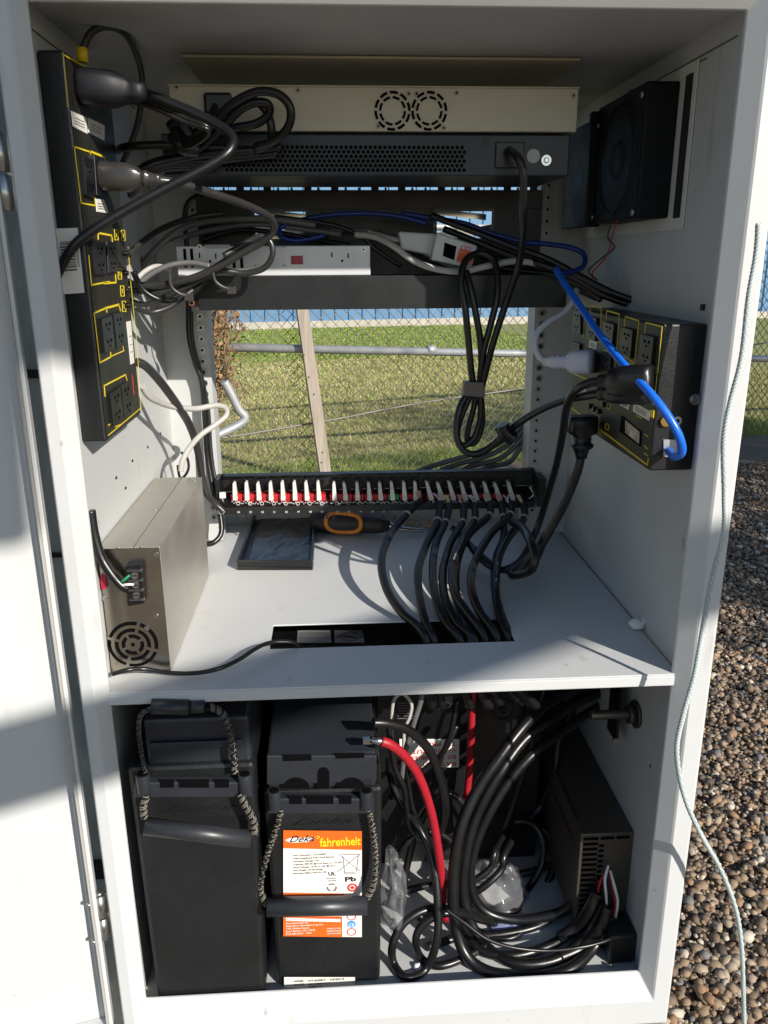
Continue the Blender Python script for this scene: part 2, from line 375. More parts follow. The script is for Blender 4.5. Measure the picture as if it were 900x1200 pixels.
# --- black vented shelf
rs=thing('rack_shelf','black metal rack shelf with two rectangular windows and a deep front lip','shelf')
Y1=.30; Yk=.40
p0=PY(232,322,Y1); p1=PY(665,330,Y1); lz1=PY(450,323,Y1).z; lz0=PY(450,362,Y1).z
b=B(); b.box((p0.x-.002,Y1,lz0),(p1.x,Y1+.002,lz1)); b.box((p0.x,Y1+.002,lz1-.002),(p1.x,Yk,lz1)); b.box((p0.x,Y1+.002,lz0),(p1.x,Y1+.02,lz0+.002))
b.build('tray',BLACKM,rs,bevel=.0006)
# back plate with two windows and slits along its top
kz0=lz1-.03; kz1=PY(430,222.5,Yk).z; kx0=PY(232,270,Yk).x; kx1=PY(634,270,Yk).x
w=[(PY(295,245,Yk),PY(362,283,Yk)),(PY(509,248,Yk),PY(578,286,Yk))]
wt=w[0][0].z; wb=w[0][1].z
b=B(); T=.003
b.box((kx0,Yk,kz0),(kx1,Yk+T,wb)); b.box((kx0,Yk,wt),(kx1,Yk+T,kz1))
xs=[kx0,w[0][0].x,w[0][1].x,w[1][0].x,w[1][1].x,kx1]
for i in (0,2,4): b.box((xs[i],Yk,wb),(xs[i+1],Yk+T,wt))

for i in range(26):
    xx=kx0+(kx1-kx0)*i/26; b.box((xx,Yk,kz1),(xx+(.010 if i%5 in (0,3) else .003),Yk+.002,kz1+(.009 if i%5 in (0,3) else .003)))
b.build('back_plate',BLACKM,rs,recalc='weld',bevel=.0005)
b=B(); 
for i in (0,1):
    a_,c_=w[i]
    b=B(); fr=.0035; b.box((a_.x,Yk-.001,wt-fr),(c_.x,Yk-.0001,wt)); b.box((a_.x,Yk-.001,wb),(c_.x,Yk-.0001,wb+fr)); b.box((a_.x,Yk-.001,wb+fr),(a_.x+fr,Yk-.0001,wt-fr)); b.box((c_.x-fr,Yk-.001,wb+fr),(c_.x,Yk-.0001,wt-fr)); b.build('window_rim',BLACKP,rs)
b=B(); p=PY(225,355,.298); b.cyl(p,p+V(0,-.003,0),.0042,6); b.cyl(p+V(0,-.003,0),p+V(0,-.0032,0),.002,10,1); b.build('corner_bolt',[COPPER,DARK],rs)
b=B(); b.box((p0.x-.012,Y1+.003,lz0+.004),(p0.x-.001,Y1+.005,lz1)); b.build('ear',BLACKM,rs)
# mounting angles from the shelf back to the rails
b=B(); b.box((p0.x-.002,Y1+.02,lz0+.002),(p0.x,.455,lz1-.0025)); b.box((p1.x-.001,Y1+.02,lz0+.002),(p1.x+.001,.455,lz1-.0025)); b.build('side_arm',BLACKM,rs)
# --- bright bits seen in the window: another patch bracket behind
rb=thing('rear_bracket','bright bare aluminium bracket glimpsed through the shelf windows','bracket')
b=B()
for i,(a_,c_) in enumerate(w):
    zc=(wt+wb)/2; b.quad([(a_.x-.01,.45,wb-.004),(c_.x+.01,.45,zc-.006),(c_.x+.01,.45,zc+.003),(a_.x-.01,.45,wb+.009)],(0,.002,0))
    b.quad([(a_.x,.46,wt-.003),(c_.x,.46,wt-.012),(c_.x,.46,wt-.004),(a_.x,.46,wt+.004)],(0,.002,0))
b.build('aluminium_strip',CHROME,rb)
# --- silver device on the shelf
sd=thing('silver_network_device','flat silver metal device with red switch and slots on the black shelf','device')
Yd=.312
dz0=lz1+.0005; dz1=PY(320,288,Yd).z; dx0=PY(207,300,Yd).x; dx1=PY(434,305,Yd).x
B().box((dx0,Yd,dz0),(dx1,.395,dz1)).build('case',SILVER,sd,bevel=.001)
def fx(px): return PY(px,303,Yd).x
def fz(py): return PY(320,py,Yd).z
b=B()
for xx in (217,225): b.box((fx(xx)-.0018,Yd-.0004,fz(313)),(fx(xx)+.0018,Yd,fz(291)))
for xx in (274,283): b.box((fx(xx)-.0018,Yd-.0004,fz(314)),(fx(xx)+.0018,Yd,fz(302)))
for c_ in (246,401):
    b.box((fx(c_-12)-.0008,Yd-.0004,fz(302)),(fx(c_-12)+.0008,Yd,fz(296))) ; b.box((fx(c_+7)-.0008,Yd-.0004,fz(303)),(fx(c_+7)+.0008,Yd,fz(297)))
    b.cyl((fx(c_),Yd,fz(306)),(fx(c_),Yd-.0004,fz(306)),.0016,10)
b.build('vent_slots',DARK,sd)
b=B(); b.box((fx(341),Yd-.0015,fz(310)),(fx(355),Yd,fz(300))); b.build('red_switch',REDSW,sd,bevel=.0005)
b=B(); 
for a_,c_ in (((299,290),(333,290)),((333,290),(333,311)),((333,311),(299,311)),((299,311),(299,290))): strip(b,[V(fx(a_[0]),Yd-.0001,fz(a_[1])),V(fx(c_[0]),Yd-.0001,fz(c_[1]))],(0,-1,0),.0016,.0006)
b.build('embossed_rim',SILVER,sd)
for q_ in ((235,289),(426,293)): b=B(); screw(b,V(fx(q_[0]),Yd,fz(q_[1])),(0,-1,0),.003,.0008,0,1); b.build('screw',[SCREW,DARK],sd)
b=B(); b.box((fx(241),Yd-.0003,fz(291)),(fx(270),Yd,fz(286.5))); b.build('faded_label',mat('faded_label',(.45,.45,.48),.5),sd)
# --- white adapter with network jack
ad=thing('white_adapter','white plastic adapter with network port and orange sticker on the black shelf','adapter')
def hexa(b,front,depth,mi=0): b.quad(front,depth,mi)
b=B(); b.quad(pquad([(467,271),(512,274),(508,300),(470,292)],.335),(0,.05,0)); b.build('rear_half',WHITEP,ad,bevel=.003)
b=B(); b.quad(pquad([(512,272),(560,288),(553,315),(505,305)],.312),(0,.03,0)); b.build('front_half',WHITEP,ad,bevel=.003)
b=B(); b.quad(pquad([(521,284),(535,289),(532,305),(519,300)],.3115),(0,-.0004,0)); b.build('network_port',DARK,ad)
b=B(); b.quad(pquad([(538,291),(556,296),(551,312),(535,306)],.3115),(0,-.0004,0)); b.build('orange_sticker',ORANGE,ad)
ob_=PY(539,292,.3112); text('sticker_print','OD',ob_,(1,0,-.3),(.3,0,1),.009,REDINK,ad)
# ================================================================ FAN
fan=thing('wall_fan','black box fan bolted to the right wall below the ceiling','fan')
fx0=.268; fy0=.143; fy1=.215; ztp=1.572; zbt=1.441
FANB=mat('matte_black_fan_plastic',(.004,.0045,.006),.6,var=.2,scale=20,spec=.25)
b=B(); b.box((fx0,fy0,zbt),(XR-.0005,.30,ztp)); b.build('housing',FANB,fan,bevel=.003)
b=B(); c=V(fx0-.0012,.222,1.506)
B().box((XR-.0022,.104,1.428),(XR-.0004,.43,1.584)).build('mounting_plate',mat('pale_plate_paint',(.60,.60,.57),.4,var=.04),fan,bevel=.0006)
for rr in (.018,.056): b.ring(c,(-1,0,0),rr,rr+.0015,.0008,seg=40)
b.build('fan_hub_ring',FANB,fan)
b=B(); b.box((fx0-.006,.302,zbt-.002),(XR-.03,.415,ztp-.012)); b.box((fx0-.009,.294,zbt-.003),(fx0+.01,.306,ztp-.004)); b.build('motor_guard',FANB,fan,bevel=.002)
for y_,z_ in ((.15,ztp-.012),(.292,ztp-.02),(.15,zbt+.006),(.292,zbt+.008)): b=B(); screw(b,V(fx0-.0005,y_,z_),(-1,0,0),.0035,.002); b.build('screw',SCREW,fan)
b=B(); b.cyl(V(fx0+.002,.20,ztp),V(XR-.003,.148,ztp-.001),.0022,10); b.build('spacer',SCREW,fan)
# rubber strip on wall
o=B().box((XR-.004,.112,1.44),(XR,.126,1.573)).build('foam_strip',mat('black_foam',(.008,.009,.011),.9,bump=1,bscale=500),cabn)
# ================================================================ LEFT POWER STRIP
def onX(px,py,X,out=0,s=1): p=PX(px,py,X); return p+V(s*out,0,0)
def pdu_detail(par,X,s,outlets,outlines,labels,olab=()):
    for q in outlets:
        b=B(); P=[onX(x,y,X,0,s) for x,y in q]; c=sum(P,V(0,0,0))/4
        b.quad(P,(s*.0035,0,0),0)
        e1=(P[1]+P[2]-P[0]-P[3])/2; e2=(P[3]+P[2]-P[0]-P[1])/2   # across, down
        def rc(u,v,du,dv):
            k=c+e1*u+e2*v+V(s*.0035,0,0); return [k-e1*du-e2*dv,k+e1*du-e2*dv,k+e1*du+e2*dv,k-e1*du+e2*dv]
        for v0 in (-.26,.24):
            b.quad(rc(-.12,v0-.03,.06,.045),(s*.0003,0,0),1); b.quad(rc(.2,v0-.03,.06,.05),(s*.0003,0,0),1); b.quad(rc(.04,v0+.12,.07,.03),(s*.0003,0,0),1)
        b.build('outlet',[BLACKP,DARK],par,bevel=.0006)
    for q,wd in outlines:
        b=B(); P=[onX(x,y,X,0,s) for x,y in q]; strip(b,P,(s,0,0),wd,.0004); b.build('yellow_outline',YELLOW,par)
    for q in labels:
        b=B(); b.quad([onX(x,y,X,0,s) for x,y in q],(s*.0005,0,0)); lb=b.build('sticker',LWHITE,par)
        P=[onX(x,y,X,.0006,s) for x,y in q]; b=B()
        for k in (.35,.55,.72): strip(b,[P[0].lerp(P[3],k).lerp(P[1].lerp(P[2],k),.15),P[0].lerp(P[3],k).lerp(P[1].lerp(P[2],k),.8)],(s,0,0),.0007,.0001)
        b.build('sticker_text',GINK,lb)
PL=thing('left_power_strip','long black power strip with yellow outlined outlets on the left wall','power strip')
PL.name='power_strip'
X=-.276
b=B(); b.box((XL+.0005,.036,1.2325),(X,.181,1.5715)); b.build('housing',BLACKM,PL,bevel=.0025)
b=B(); b.box((X,.0385,1.235),(X+.0006,.179,1.569)); b.build('faceplate',OLIVE,PL)
XF=X+.0006
g=.0014
outs=[[(88,84),(104,90),(106,124),(91,118)],[(93,183),(105,187),(108,232),(97,228)],[(106,181),(119,187),(122,230),(109,228)],
 [(104,283),(119,284),(121,321),(108,322)],[(121,283),(132,284),(135,318),(123,320)],
 [(115,374),(127,370),(131,408),(119,414)],[(129,368),(139,365),(144,402),(133,408)],
 [(125,462),(137,453),(141,490),(129,499)],[(138,452),(148,446),(153,482),(142,490)]]
lines=[([(79,125),(74,64),(88,72),(105,82)],g),([(95,238),(87,172),(105,178),(107,184)],g),([(95,238),(112,241),(111,230)],g),([(107,178),(122,184),(124,192)],.002),
 ([(128,330),(107,334),(104,300)],g),([(115,280),(115,273),(131,276),(136,331),(122,332)],.0018),
 ([(124,361),(110,367),(117,425),(130,418),(129,410)],g),([(125,365),(124,361),(139,357),(141,364)],.002),([(131,417),(145,411),(143,402)],.001),
 ([(123,464),(122,452),(147,439),(149,447)],g),([(127,498),(140,492),(153,484)],.001),([(135,500),(142,497)],.0008),
 ([(127,510),(165,478),(160,400),(153,330),(150,290)],.0009)]
for (cx_,cy_) in ((136,275),(144,276),(140,321),(143,341),(145,359)):
    lines.append(([(cx_-2,cy_-6),(cx_+2,cy_-6),(cx_+2.6,cy_+6),(cx_-1.4,cy_+6),(cx_-2,cy_-6)],.0008)); lines.append(([(cx_,cy_-2),(cx_+.6,cy_+2)],.0012))
labs=[[(83,130),(101,138),(102,157),(85,148)],[(103,138),(122,147),(122,165),(103,155)],[(112,233),(121,234),(127,250),(113,248)],[(148,377),(153,376),(157,425),(153,427)]]
pdu_detail(PL,XF,1,outs,lines,labs)
for (x,y) in ((146,297),(146,320),(148,340),(149,358)):
    b=B(); c=onX(x-2,y,XF); b.cyl(c,c+V(.004,0,0),.0028,14); b.cyl(c+V(.004,0,0),c+V(.006,0,0),.0024,14); b.build('reset_button',BLACKP,PL,bevel=.0004)
b=B(); strip(b,[onX(155,440,XF),onX(157,462,XF)],(1,0,0),.0016,.0003); b.build('red_mark',REDINK,PL)
# barcode label on the side facing the front
P=[PY(x,y,.0352) for x,y in ((62,268),(91,267),(99,343),(72,345))]; b=B(); b.quad(P,(0,-.0004,0)); lb=b.build('barcode_label',LWHITE,PL)
b=B()
def bil(u,v): return P[0].lerp(P[1],u).lerp(P[3].lerp(P[2],u),v)+V(0,-.0005,0)
random.seed(3)
v=.2
while v<.62:
    t=random.choice((.012,.02,.03)); b.quad([bil(.2,v),bil(.8,v),bil(.8,v+t),bil(.2,v+t)],(0,-.0001,0)); v+=t+random.choice((.012,.02))
for u in (.86,.9):
    b.quad([bil(u,.2),bil(u+.02,.2),bil(u+.02,.6),bil(u,.6)],(0,-.0001,0))
b.build('barcode',GINK,lb)
# ================================================================ RIGHT POWER CONDITIONER
PR=thing('power_strip','wide black power strip with yellow outlined outlets on the right wall','power strip')
Yr=PX(811,550,XR).y; XQ=PY(761,552,Yr).x; zr0=PY(761,552,Yr).z; zr1=PY(779,380,Yr).z; yb=PX(669,478,XQ).y
b=B(); b.box((XQ,Yr,zr0),(XR-.0005,yb,zr1)); b.build('housing',BLACKM,PR,bevel=.002)
b=B(); b.box((XQ-.0006,Yr+.002,zr0+.002),(XQ,yb-.002,zr1-.002)); b.build('faceplate',OLIVE,PR)
XG=XQ-.0006
outs=[[(754,391),(770,395),(766,430),(752,425)],[(731,383),(745,387),(742,420),(729,414)],[(710,376),(723,380),(720,407),(708,403)],[(691,370),(702,373),(700,400),(690,394)],[(675,363),(683,365),(683,392),(673,389)],
 [(707,414),(719,418),(718,437),(706,434)],[(751,437),(767,442),(764,470),(749,463)],[(673,400),(682,403),(681,418),(672,414)],[(729,428),(743,434),(740,458),(727,452)],[(688,408),(698,411),(697,430),(687,428)]]
def sh_(q,dx_=0): return [(x+dx_,y) for x,y in q]
lines=[([(753,429),(757,378),(776,383),(771,437),(753,429)],g),([(730,416),(733,371),(749,376),(744,426),(730,416)],g),([(709,406),(711,364),(726,368),(723,413),(709,406)],g),([(690,396),(692,358),(705,361),(703,401),(690,396)],g),([(673,392),(676,352),(686,354),(684,395)],g),
 ([(751,433),(770,440),(766,474)],g),([(728,422),(744,428),(741,462)],g),([(707,410),(722,415),(719,444)],g),([(667,436),(685,443),(703,452)],g),
 ([(667,476),(759,545),(760,538)],.0016),([(712,472),(716,474),(715,480),(711,478),(712,472)],.0008),([(710,496),(714,498),(713,504),(709,502),(710,496)],.0008),
 ([(756,509),(760,512)],.001),([(755,522),(759,526)],.001),([(755,531),(759,534)],.001),([(746,487),(752,490)],.001)]
labs=[[(743,471),(763,482),(761,493),(742,482)],[(727,469),(738,473),(737,480),(727,475)],[(678,457),(687,455),(687,462),(679,463)],[(691,398),(700,401),(699,410),(690,407)]]
pdu_detail(PR,XG,-1,outs,lines,labs)
b=B(); b.quad([onX(x,y,XG) for x,y in ((729,487),(752,506),(751,523),(727,506))],(-.001,0,0)); dsp=b.build('display_window',DARK,PR)
b=B(); b.quad([onX(x,y,XG,.0011,-1) for x,y in ((734,492),(751,506),(750,520),(734,507))],(-.0003,0,0)); b.build('display',mat('display_glass',(.34,.30,.27),.15,var=.5,scale=60),dsp)
b=B(); b.quad([onX(x,y,XG) for x,y in ((763,480),(767,481),(766,490),(762,488))],(-.0006,0,0)); b.build('yellow_tag',YINK,PR)
for (x,y) in ((693,476),(698,479.5),(703,482),(709,474),(707,498)):
    b=B(); c=onX(x,y,XG); b.cyl(c,c+V(-.004,0,0),.0032,14); b.build('push_button',BLACKP,PR,bevel=.0005)
b=B(); c=PY(814,468,Yr); b.cyl(c,c+V(0,-.004,0),.0042,6); b.cyl(c,c+V(0,-.0015,0),.0055,18); b.build('side_bolt',SCREW,PR)
b=B(); c=PY(779,493,Yr); b.cyl(c,c+V(0,-.004,0),.0052,18); b.build('brass_terminal',BRASS,PR)
b=B(); c=PY(793,493,Yr); b.ring(c,(0,-1,0),.0022,.0045,.002,seg=18); b.build('round_jack',SCREW,PR)
b=B(); b.quad(pquad([(777,515),(797,515),(796,535),(777,535)],Yr),(0,-.0015,0)); b.build('network_jack',mat('jack_metal',(.55,.56,.58),.3,metal=.6),PR)
b=B(); b.quad([PZ(x,y,zr1) for x,y in ((716,358),(740,359),(758,364),(734,364))],(0,0,.0005)); b.build('top_label',mat('dim_label',(.28,.28,.32),.5),PR)
# ================================================================ POWER SUPPLY ON SHELF
ps=thing('power_supply','nickel coloured boxed power supply with fan and terminal block at left on the shelf','power supply')
zt=1.122; yb2=.318; xr=-.2365
b=B(); b.box((XL+.002,.041,SH+.001),(xr,yb2,zt-.001)); b.build('body',PSILV,ps,bevel=.0008)
b=B(); b.box((XL+.002,.0405,zt-.001),(-.263,yb2+.001,zt)); b.box((-.262,.0405,zt-.001),(xr+.0008,yb2+.001,zt)); b.box((xr,.0405,SH+.001),(xr+.0008,yb2+.001,zt-.001)); b.build('cover',PSTOP,ps,bevel=.0004)
Yp=.0405
b=B(); b.box((XL+.002,Yp-.0008,SH+.001),(xr,Yp,zt-.001)); b.build('front_plate',PSILV,ps)
# fan grille
c=PY(156,755,Yp-.0009); fr=.0262
b=B(); b.cyl(c+V(0,.0004,0),c+V(0,-.0002,0),fr,40); b.build('fan_opening',DARK,ps)
b=B(); n_=V(0,-1,0); cc=c+V(0,-.0003,0)
b.ring(cc,n_,.0022,.0078,.0006,seg=28); b.ring(cc,n_,.0118,.0148,.0006,seg=32); b.ring(cc,n_,.0188,.0225,.0006,seg=36)
for k in range(4):
    a0=k*math.pi/2+.5; u=V(math.cos(a0),0,math.sin(a0)); strip(b,[cc+u*.007,cc+u*.013],n_,.003,.0005)
    a0+=.75; u=V(math.cos(a0),0,math.sin(a0)); strip(b,[cc+u*.0145,cc+u*.0275],n_,.0034,.0005)
b.build('fan_grille',[PSILV,DARK],ps)
tb=B(); P=pquad([(149,660),(168,657),(171,703),(152,706)],Yp-.001); tb.quad(P,(0,-.010,0)); t_=tb.build('terminal_block',BLACKP,ps,bevel=.0008)
b=B()
for (x,y) in ((158,674),(159,685),(160,697)):
    q=PY(x,y,Yp-.011); b.cyl(q,q+V(0,-.002,0),.0036,14,0); b.box(q+V(-.003,-.0023,-.0004),q+V(.003,-.002,.0004),1)
b.build('terminal_screw',[SCREW,DARK],t_)
b=B()
for (x,y) in ((158,668),(159,679.5),(160,691),(161,702)): q=PY(x,y,Yp-.012); b.box(q+V(-.0075,-.003,-.0006),q+V(.0075,.003,.0006))
b.build('clear_cover',GLASSP,t_)
b=B(); b.quad(pquad([(118,673),(124,672),(126,688),(120,690)],Yp-.0009),(0,-.003,0)); b.build('red_switch',REDSW,ps)
b=B()
for (x,y) in ((122,701),(183,650),(183,722)): q=PY(x,y,Yp-.0009); b=B(); screw(b,q,(0,-1,0),.0026,.0012); b.build('screw',SCREW,ps)
for (x,y) in ((139,642),(166,641),(202,572),(228,563),(182,598)): q=PZ(x,y,zt); b=B(); screw(b,q,(0,0,1),.0022,.0009); b.build('screw',SCREW,ps)
b=B(); q=PY(172,737,Yp-.001); b.quad([q+V(-.003,0,-.003),q+V(.003,0,-.001),q+V(.003,0,.004),q+V(-.002,0,.003)],(0,-.0008,0)); b.build('shiny_rivet',CHROME,ps)
# ================================================================ PATCH PANEL
pp=thing('patch_panel','black 24 port patch panel with red modules and white wedge clips across the rack','patch panel')
Yq=.452; pz1=PY(440,552,Yq).z; pz0=PY(440,599,.415).z; px0=PY(261,570,Yq).x; px1=PY(624,575,Yq).x
b=B(); b.box((px0,Yq,pz1-.028),(px1,Yq+.003,pz1)); b.box((px0,.418,pz1-.003),(px1,Yq,pz1-.0015)) if 0 else None
b.box((px0+.004,Yq-.012,pz1-.0015),(px1-.004,Yq,pz1))           # top flange
b.quad([(px0+.002,Yq,pz1-.028),(px0+.002,.418,pz0+.006),(px0+.002,.418,pz0+.003),(px0+.002,Yq,pz1-.031)],(px1-px0-.006,0,0))
b.box((px0,.415,pz0),(px1-.004,.418,pz0+.010))
b.box((px0-.006,Yq-.035,pz0+.002),(px0,Yq+.003,pz1)); b.box((px1,Yq-.035,pz0),(px1+.012,Yq+.003,pz1-.008))
b.build('frame',BLACKM,pp,bevel=.0007)
b=B()
for i in range(26):
    if i%13 in (3,6,10): xx=px0+.02+(px1-px0-.04)*i/25; b.cyl((xx,Yq-.0001,pz1-.006),(xx,Yq-.0004,pz1-.006),.0014,10)
b.build('mounting_hole',DARK,pp)
CLIPW=mat('aged_white_clip',(.60,.59,.56),.5,var=.12,scale=90)
clips=[277,291,305,319,333,347,361,375,393,406,420,434,447,461,475,488,506,519,532,546,559,573,586,601]
for i,x in enumerate(clips):
    md=B(); cx_=PY(x,575,.435).x; zt_=PY(x,566,.435).z; zb_=PY(x,587,.43).z
    s_=.0085
    md.box((cx_-.0084,.430,zb_-.002),(cx_+.0084,.447,zb_+.010),0)
    mo=md.build('jack_module',[GREENMOD if x==461 else REDMOD],pp,bevel=.0006)
    c_=B(); lean=(0 if x<500 else -.006)+random.uniform(-.0008,.0008); zt_+=random.uniform(-.0012,.001)
    c_.quad([(cx_-.0050+lean,.430,zt_+.001),(cx_-.0035+lean,.430,zt_+.003),(cx_-.0008+lean,.430,zt_+.002),(cx_+.0022,.424,zb_+.005),(cx_+.0018,.424,zb_+.002),(cx_-.005,.424,zb_+.002)],(0,.012,0)); c_.build('wedge_clip',CLIPW,mo,bevel=.0008)
    c_=B()
    for k in range(4): c_.box((cx_+.0025+.0012*k-.001,.443,zb_+.011),(cx_+.003+.0012*k-.001,.446,zt_+.001))
    c_.box((cx_-.0065,.4475,zb_+.010),(cx_+.0065,.4495,zt_+.004))
    c_.build('contact_comb',BLACKP,mo)
b=B()
for i,x in enumerate(clips):
    for k in range(7):
        q=PY(x-5+k*2.1,589+random.uniform(-1.5,1.5),.422); b.ell(q,.0011,.0011,.0011,0,seg=6,rings=4)
    q=PY(x+2,590,.421); b.ring(q,(0,-1,0),.002,.003,.0006,seg=10)
b.build('wire_tie_row',mat('clear_tie',(.5,.5,.5),.3,var=.3,scale=80),pp)
for i,x in enumerate(clips):
    if x>480: break
    q=PY(x+1,601.5-.004*x+.8,.4149); text('port_number',str(24-i),q,(1,0,0),(0,0,1),.0042,WINK,pp,ext=.00015)
b=B()
for x in (277,288,316,334,345,383,391,449,462,474): 
    q=PY(x,604,.416); b.box(q+V(-.0012,0,-.004),q+V(.0012,.001,.002)); b.box(q+V(-.0035,0,-.005),q+V(.0035,.001,-.004))
b.build('tie_hook',BLACKM,pp)
b=B(); q=PY(261,580,.414); b.box(q+V(-.0045,-.004,-.0045),q+V(.0045,.001,.0045)); b.build('cage_nut',WHITEP,pp,bevel=.001)
b=B(); q=PY(259,598,.412); b.cyl(q,q+V(0,-.004,0),.0062,18); b.cyl(q+V(0,-.004,0),q+V(0,-.006,0),.004,14); b.build('thumb_screw',CHROME,pp,bevel=.0006)
b=B(); q=PY(620,575,.413); b.tube([q+V(0,0,.006),q+V(.003,-.002,.002),q+V(.006,-.003,-.006),q+V(.0,-.002,-.012)],.0012,8); b.build('corner_clip',SCREW,pp)
# ================================================================ ITEMS ON THE SHELF
tr=thing('glossy_tray','dark tray holding crinkled glossy film on the shelf under the patch panel','tray')
q=[PZ(278,668,SH+.001),PZ(367,668,SH+.001),PZ(371,602,SH+.001),PZ(301,602,SH+.001)]
b=B(); b.quad(q,(0,0,.004)); 
for a_,c_ in ((0,3),(1,2),(0,1)):
    d=(q[c_]-q[a_]).normalized(); s_=d.cross(V(0,0,1))*.004
    b.quad([q[a_]+V(0,0,.0045),q[c_]+V(0,0,.0045),q[c_]+s_*(-1 if a_==0 and c_==3 else 1)*(-1)+V(0,0,.0045),q[a_]+s_*(-1 if a_==0 and c_==3 else 1)*(-1)+V(0,0,.0045)],(0,0,.010))
b.build('rim',BLACKP,tr,bevel=.001)
g_=12; b=B(); vs=[]
ii=[PZ(290,664,SH+.006),PZ(361,664,SH+.006),PZ(366,606,SH+.006),PZ(306,606,SH+.006)]
for i in range(g_+1):
    for j in range(g_+1):
        p=ii[0].lerp(ii[1],i/g_).lerp(ii[3].lerp(ii[2],i/g_),j/g_); vs.append(p+V(0,0,.0012+random.random()*.0016))
b.poly(vs,[[i*(g_+1)+j,(i+1)*(g_+1)+j,(i+1)*(g_+1)+j+1,i*(g_+1)+j+1] for i in range(g_) for j in range(g_)],0,False); b.build('crinkled_film',FOIL,tr)
tl=thing('hand_tool','black handled hand tool with an orange oval grip ring lying on the shelf','tool')
Yt=.40
a_=PZ(366,611,SH+.0175); c_=PZ(456,616,SH+.0175); b=B()
ax=(c_-a_)
prof_=[.0165,.0175,.018,.0185,.0185,.018,.0165,.0150,.0145,.014,.0125,.008]
pts=[a_+ax*(i/11) for i in range(12)]
zoff=SH+.0175-a_.z
pts=[V(p.x,p.y,SH+.0175) for p in pts]
b.tube(pts,[r*.98 for r in prof_],20,0,smooth=False); b.build('handle',DGREYP,tl)
b=B(); c=(pts[4]+pts[5])/2; pr=[]
for k in range(40):
    an=2*math.pi*k/40; u=math.copysign(abs(math.cos(an))**.6,math.cos(an))*.0285; v=math.copysign(abs(math.sin(an))**.8,math.sin(an))*.0145
    pr.append(c+(c_-a_).normalized()*u+V(0,.34,.94)*v+V(0,-.94,.34)*math.sqrt(max(0,.0178**2-v*v)))
b.tube(pr,.0036,8,0,closed=True,sub=2); b.build('grip_ring',ORANGEP,tl)
b=B(); b.tube([pts[-1],pts[-1]+V(.02,.0,-.006),pts[-1]+V(.055,.004,-.011)],[.006,.003],10); b.build('blade',CHROME,tl)
def cable(name,label,pts,r,m=CABLE,cat='cable',group=None,seg=10,sub=7,end=None):
    P=[]
    for p in pts:
        if len(p)==4: P.append(Vector(p[1:])); continue
        q=PY(*p)
        if -.001<q.y<.5 and q.z<.9 and (q.z<ZB+r or q.y<.012+r) and 1060<p[1]<1190: q=PZ(p[0],p[1],ZB+r); q=q if q.y>.008+r else PY(p[0],p[1],.008+r)
        elif .001<q.y<.45 and .90<q.z<SH+r and p[1]<796 and not (hx0-.01<q.x<hx1+.01 and hy0-.02<q.y<hy1+.01): q=PZ(p[0],p[1],SH+r)
        P.append(q)
    b=B(); b.tube(P,r,seg,0,sub=sub); mats=[m]
    o=b.build(name,mats,None,label=label,cat=cat,group=group); return o
# loose debris behind the tool
b=B()
for k in range(9):
    x=random.uniform(465,512); y=random.uniform(612,621); q=PZ(x,y,SH+.004)
    b.tube([q,q+V(random.uniform(-.015,.015),random.uniform(-.01,.01),.006),q+V(random.uniform(-.03,.03),random.uniform(-.01,.01),0)],.0012,6,0)
b.build('scrap_wire',mat('copper_strands',(.45,.33,.2),.35,metal=.6),label='tangle of bare scrap wire strands on shelf beside the hand tool',cat='wire')
# crumpled tissue
b=B(); q=PZ(752,731,SH+.007)
b.ell(q+V(-.006,0,0),.010,.009,.006,noise=.35,seg=14,rings=9); b.ell(q+V(.007,.002,.001),.009,.007,.006,noise=.35,seg=14,rings=9)
b.build('crumpled_tissue',PAPER,label='small crumpled white tissue on the shelf against the right wall',cat='tissue',sub=1)
# ================================================================ BATTERIES
def battery(label,x0,x1,Yf,ztop,yback,second):
    bt=thing('battery',label,'battery','batteries standing in the lower compartment')
    W=x1-x0; taper=.004
    b=B(); zb_=ZB+.0005
    b.poly([(x0+taper,Yf+.003,zb_),(x1-taper,Yf+.003,zb_),(x1-taper,yback,zb_),(x0+taper,yback,zb_),(x0,Yf,ztop),(x1,Yf,ztop),(x1,yback,ztop),(x0,yback,ztop)],
      [[3,2,1,0],[4,5,6,7],[0,1,5,4],[1,2,6,5],[2,3,7,6],[3,0,4,7]]); b.build('case',BATT,bt,bevel=.005)
    return bt
# right battery
x0,x1=-.146,-.018; Yf=.022; zt=.838
x0=PY(308,930,Yf).x; x1=PY(448,930,Yf).x
bt=battery('black battery with orange and white label, right of the plain black one',x0,x1,Yf,zt,.42,True)
zc=PY(380,885,Yf).z
b=B(); # raised terminal cover: sloped top, front plate with cut outs
cx0,cx1=PY(313,885,Yf+.004).x,PY(440,885,Yf+.004).x
zlo=PY(380,925,Yf).z; zmid=PY(380,889,Yf).z; ztop_=PY(380,880,Yf).z
b.poly([(cx0,Yf+.002,zmid),(cx1,Yf+.002,zmid),(cx1-.004,.10,.945),(cx0+.012,.10,.945),(cx0,Yf+.002,zt+.0),(cx1,Yf+.002,zt),(cx1-.004,.10,zt),(cx0+.012,.10,zt)],[[0,1,2,3],[4,5,1,0],[5,6,2,1],[7,4,0,3],[6,7,3,2],[7,6,5,4]]) if 0 else None
zs=PY(380,884,Yf).z
b.poly([(cx0,Yf,zs),(cx1,Yf,zs),(cx1,.20,zs+.020),(cx0,.20,zs+.020),(cx0,Yf,zt+.001),(cx1,Yf,zt+.001),(cx1,.20,zt+.001),(cx0,.20,zt+.001)],[[3,2,1,0],[4,5,6,7],[0,1,5,4],[1,2,6,5],[2,3,7,6],[3,0,4,7]])
b.build('terminal_cover',BATTL,bt,bevel=.003)
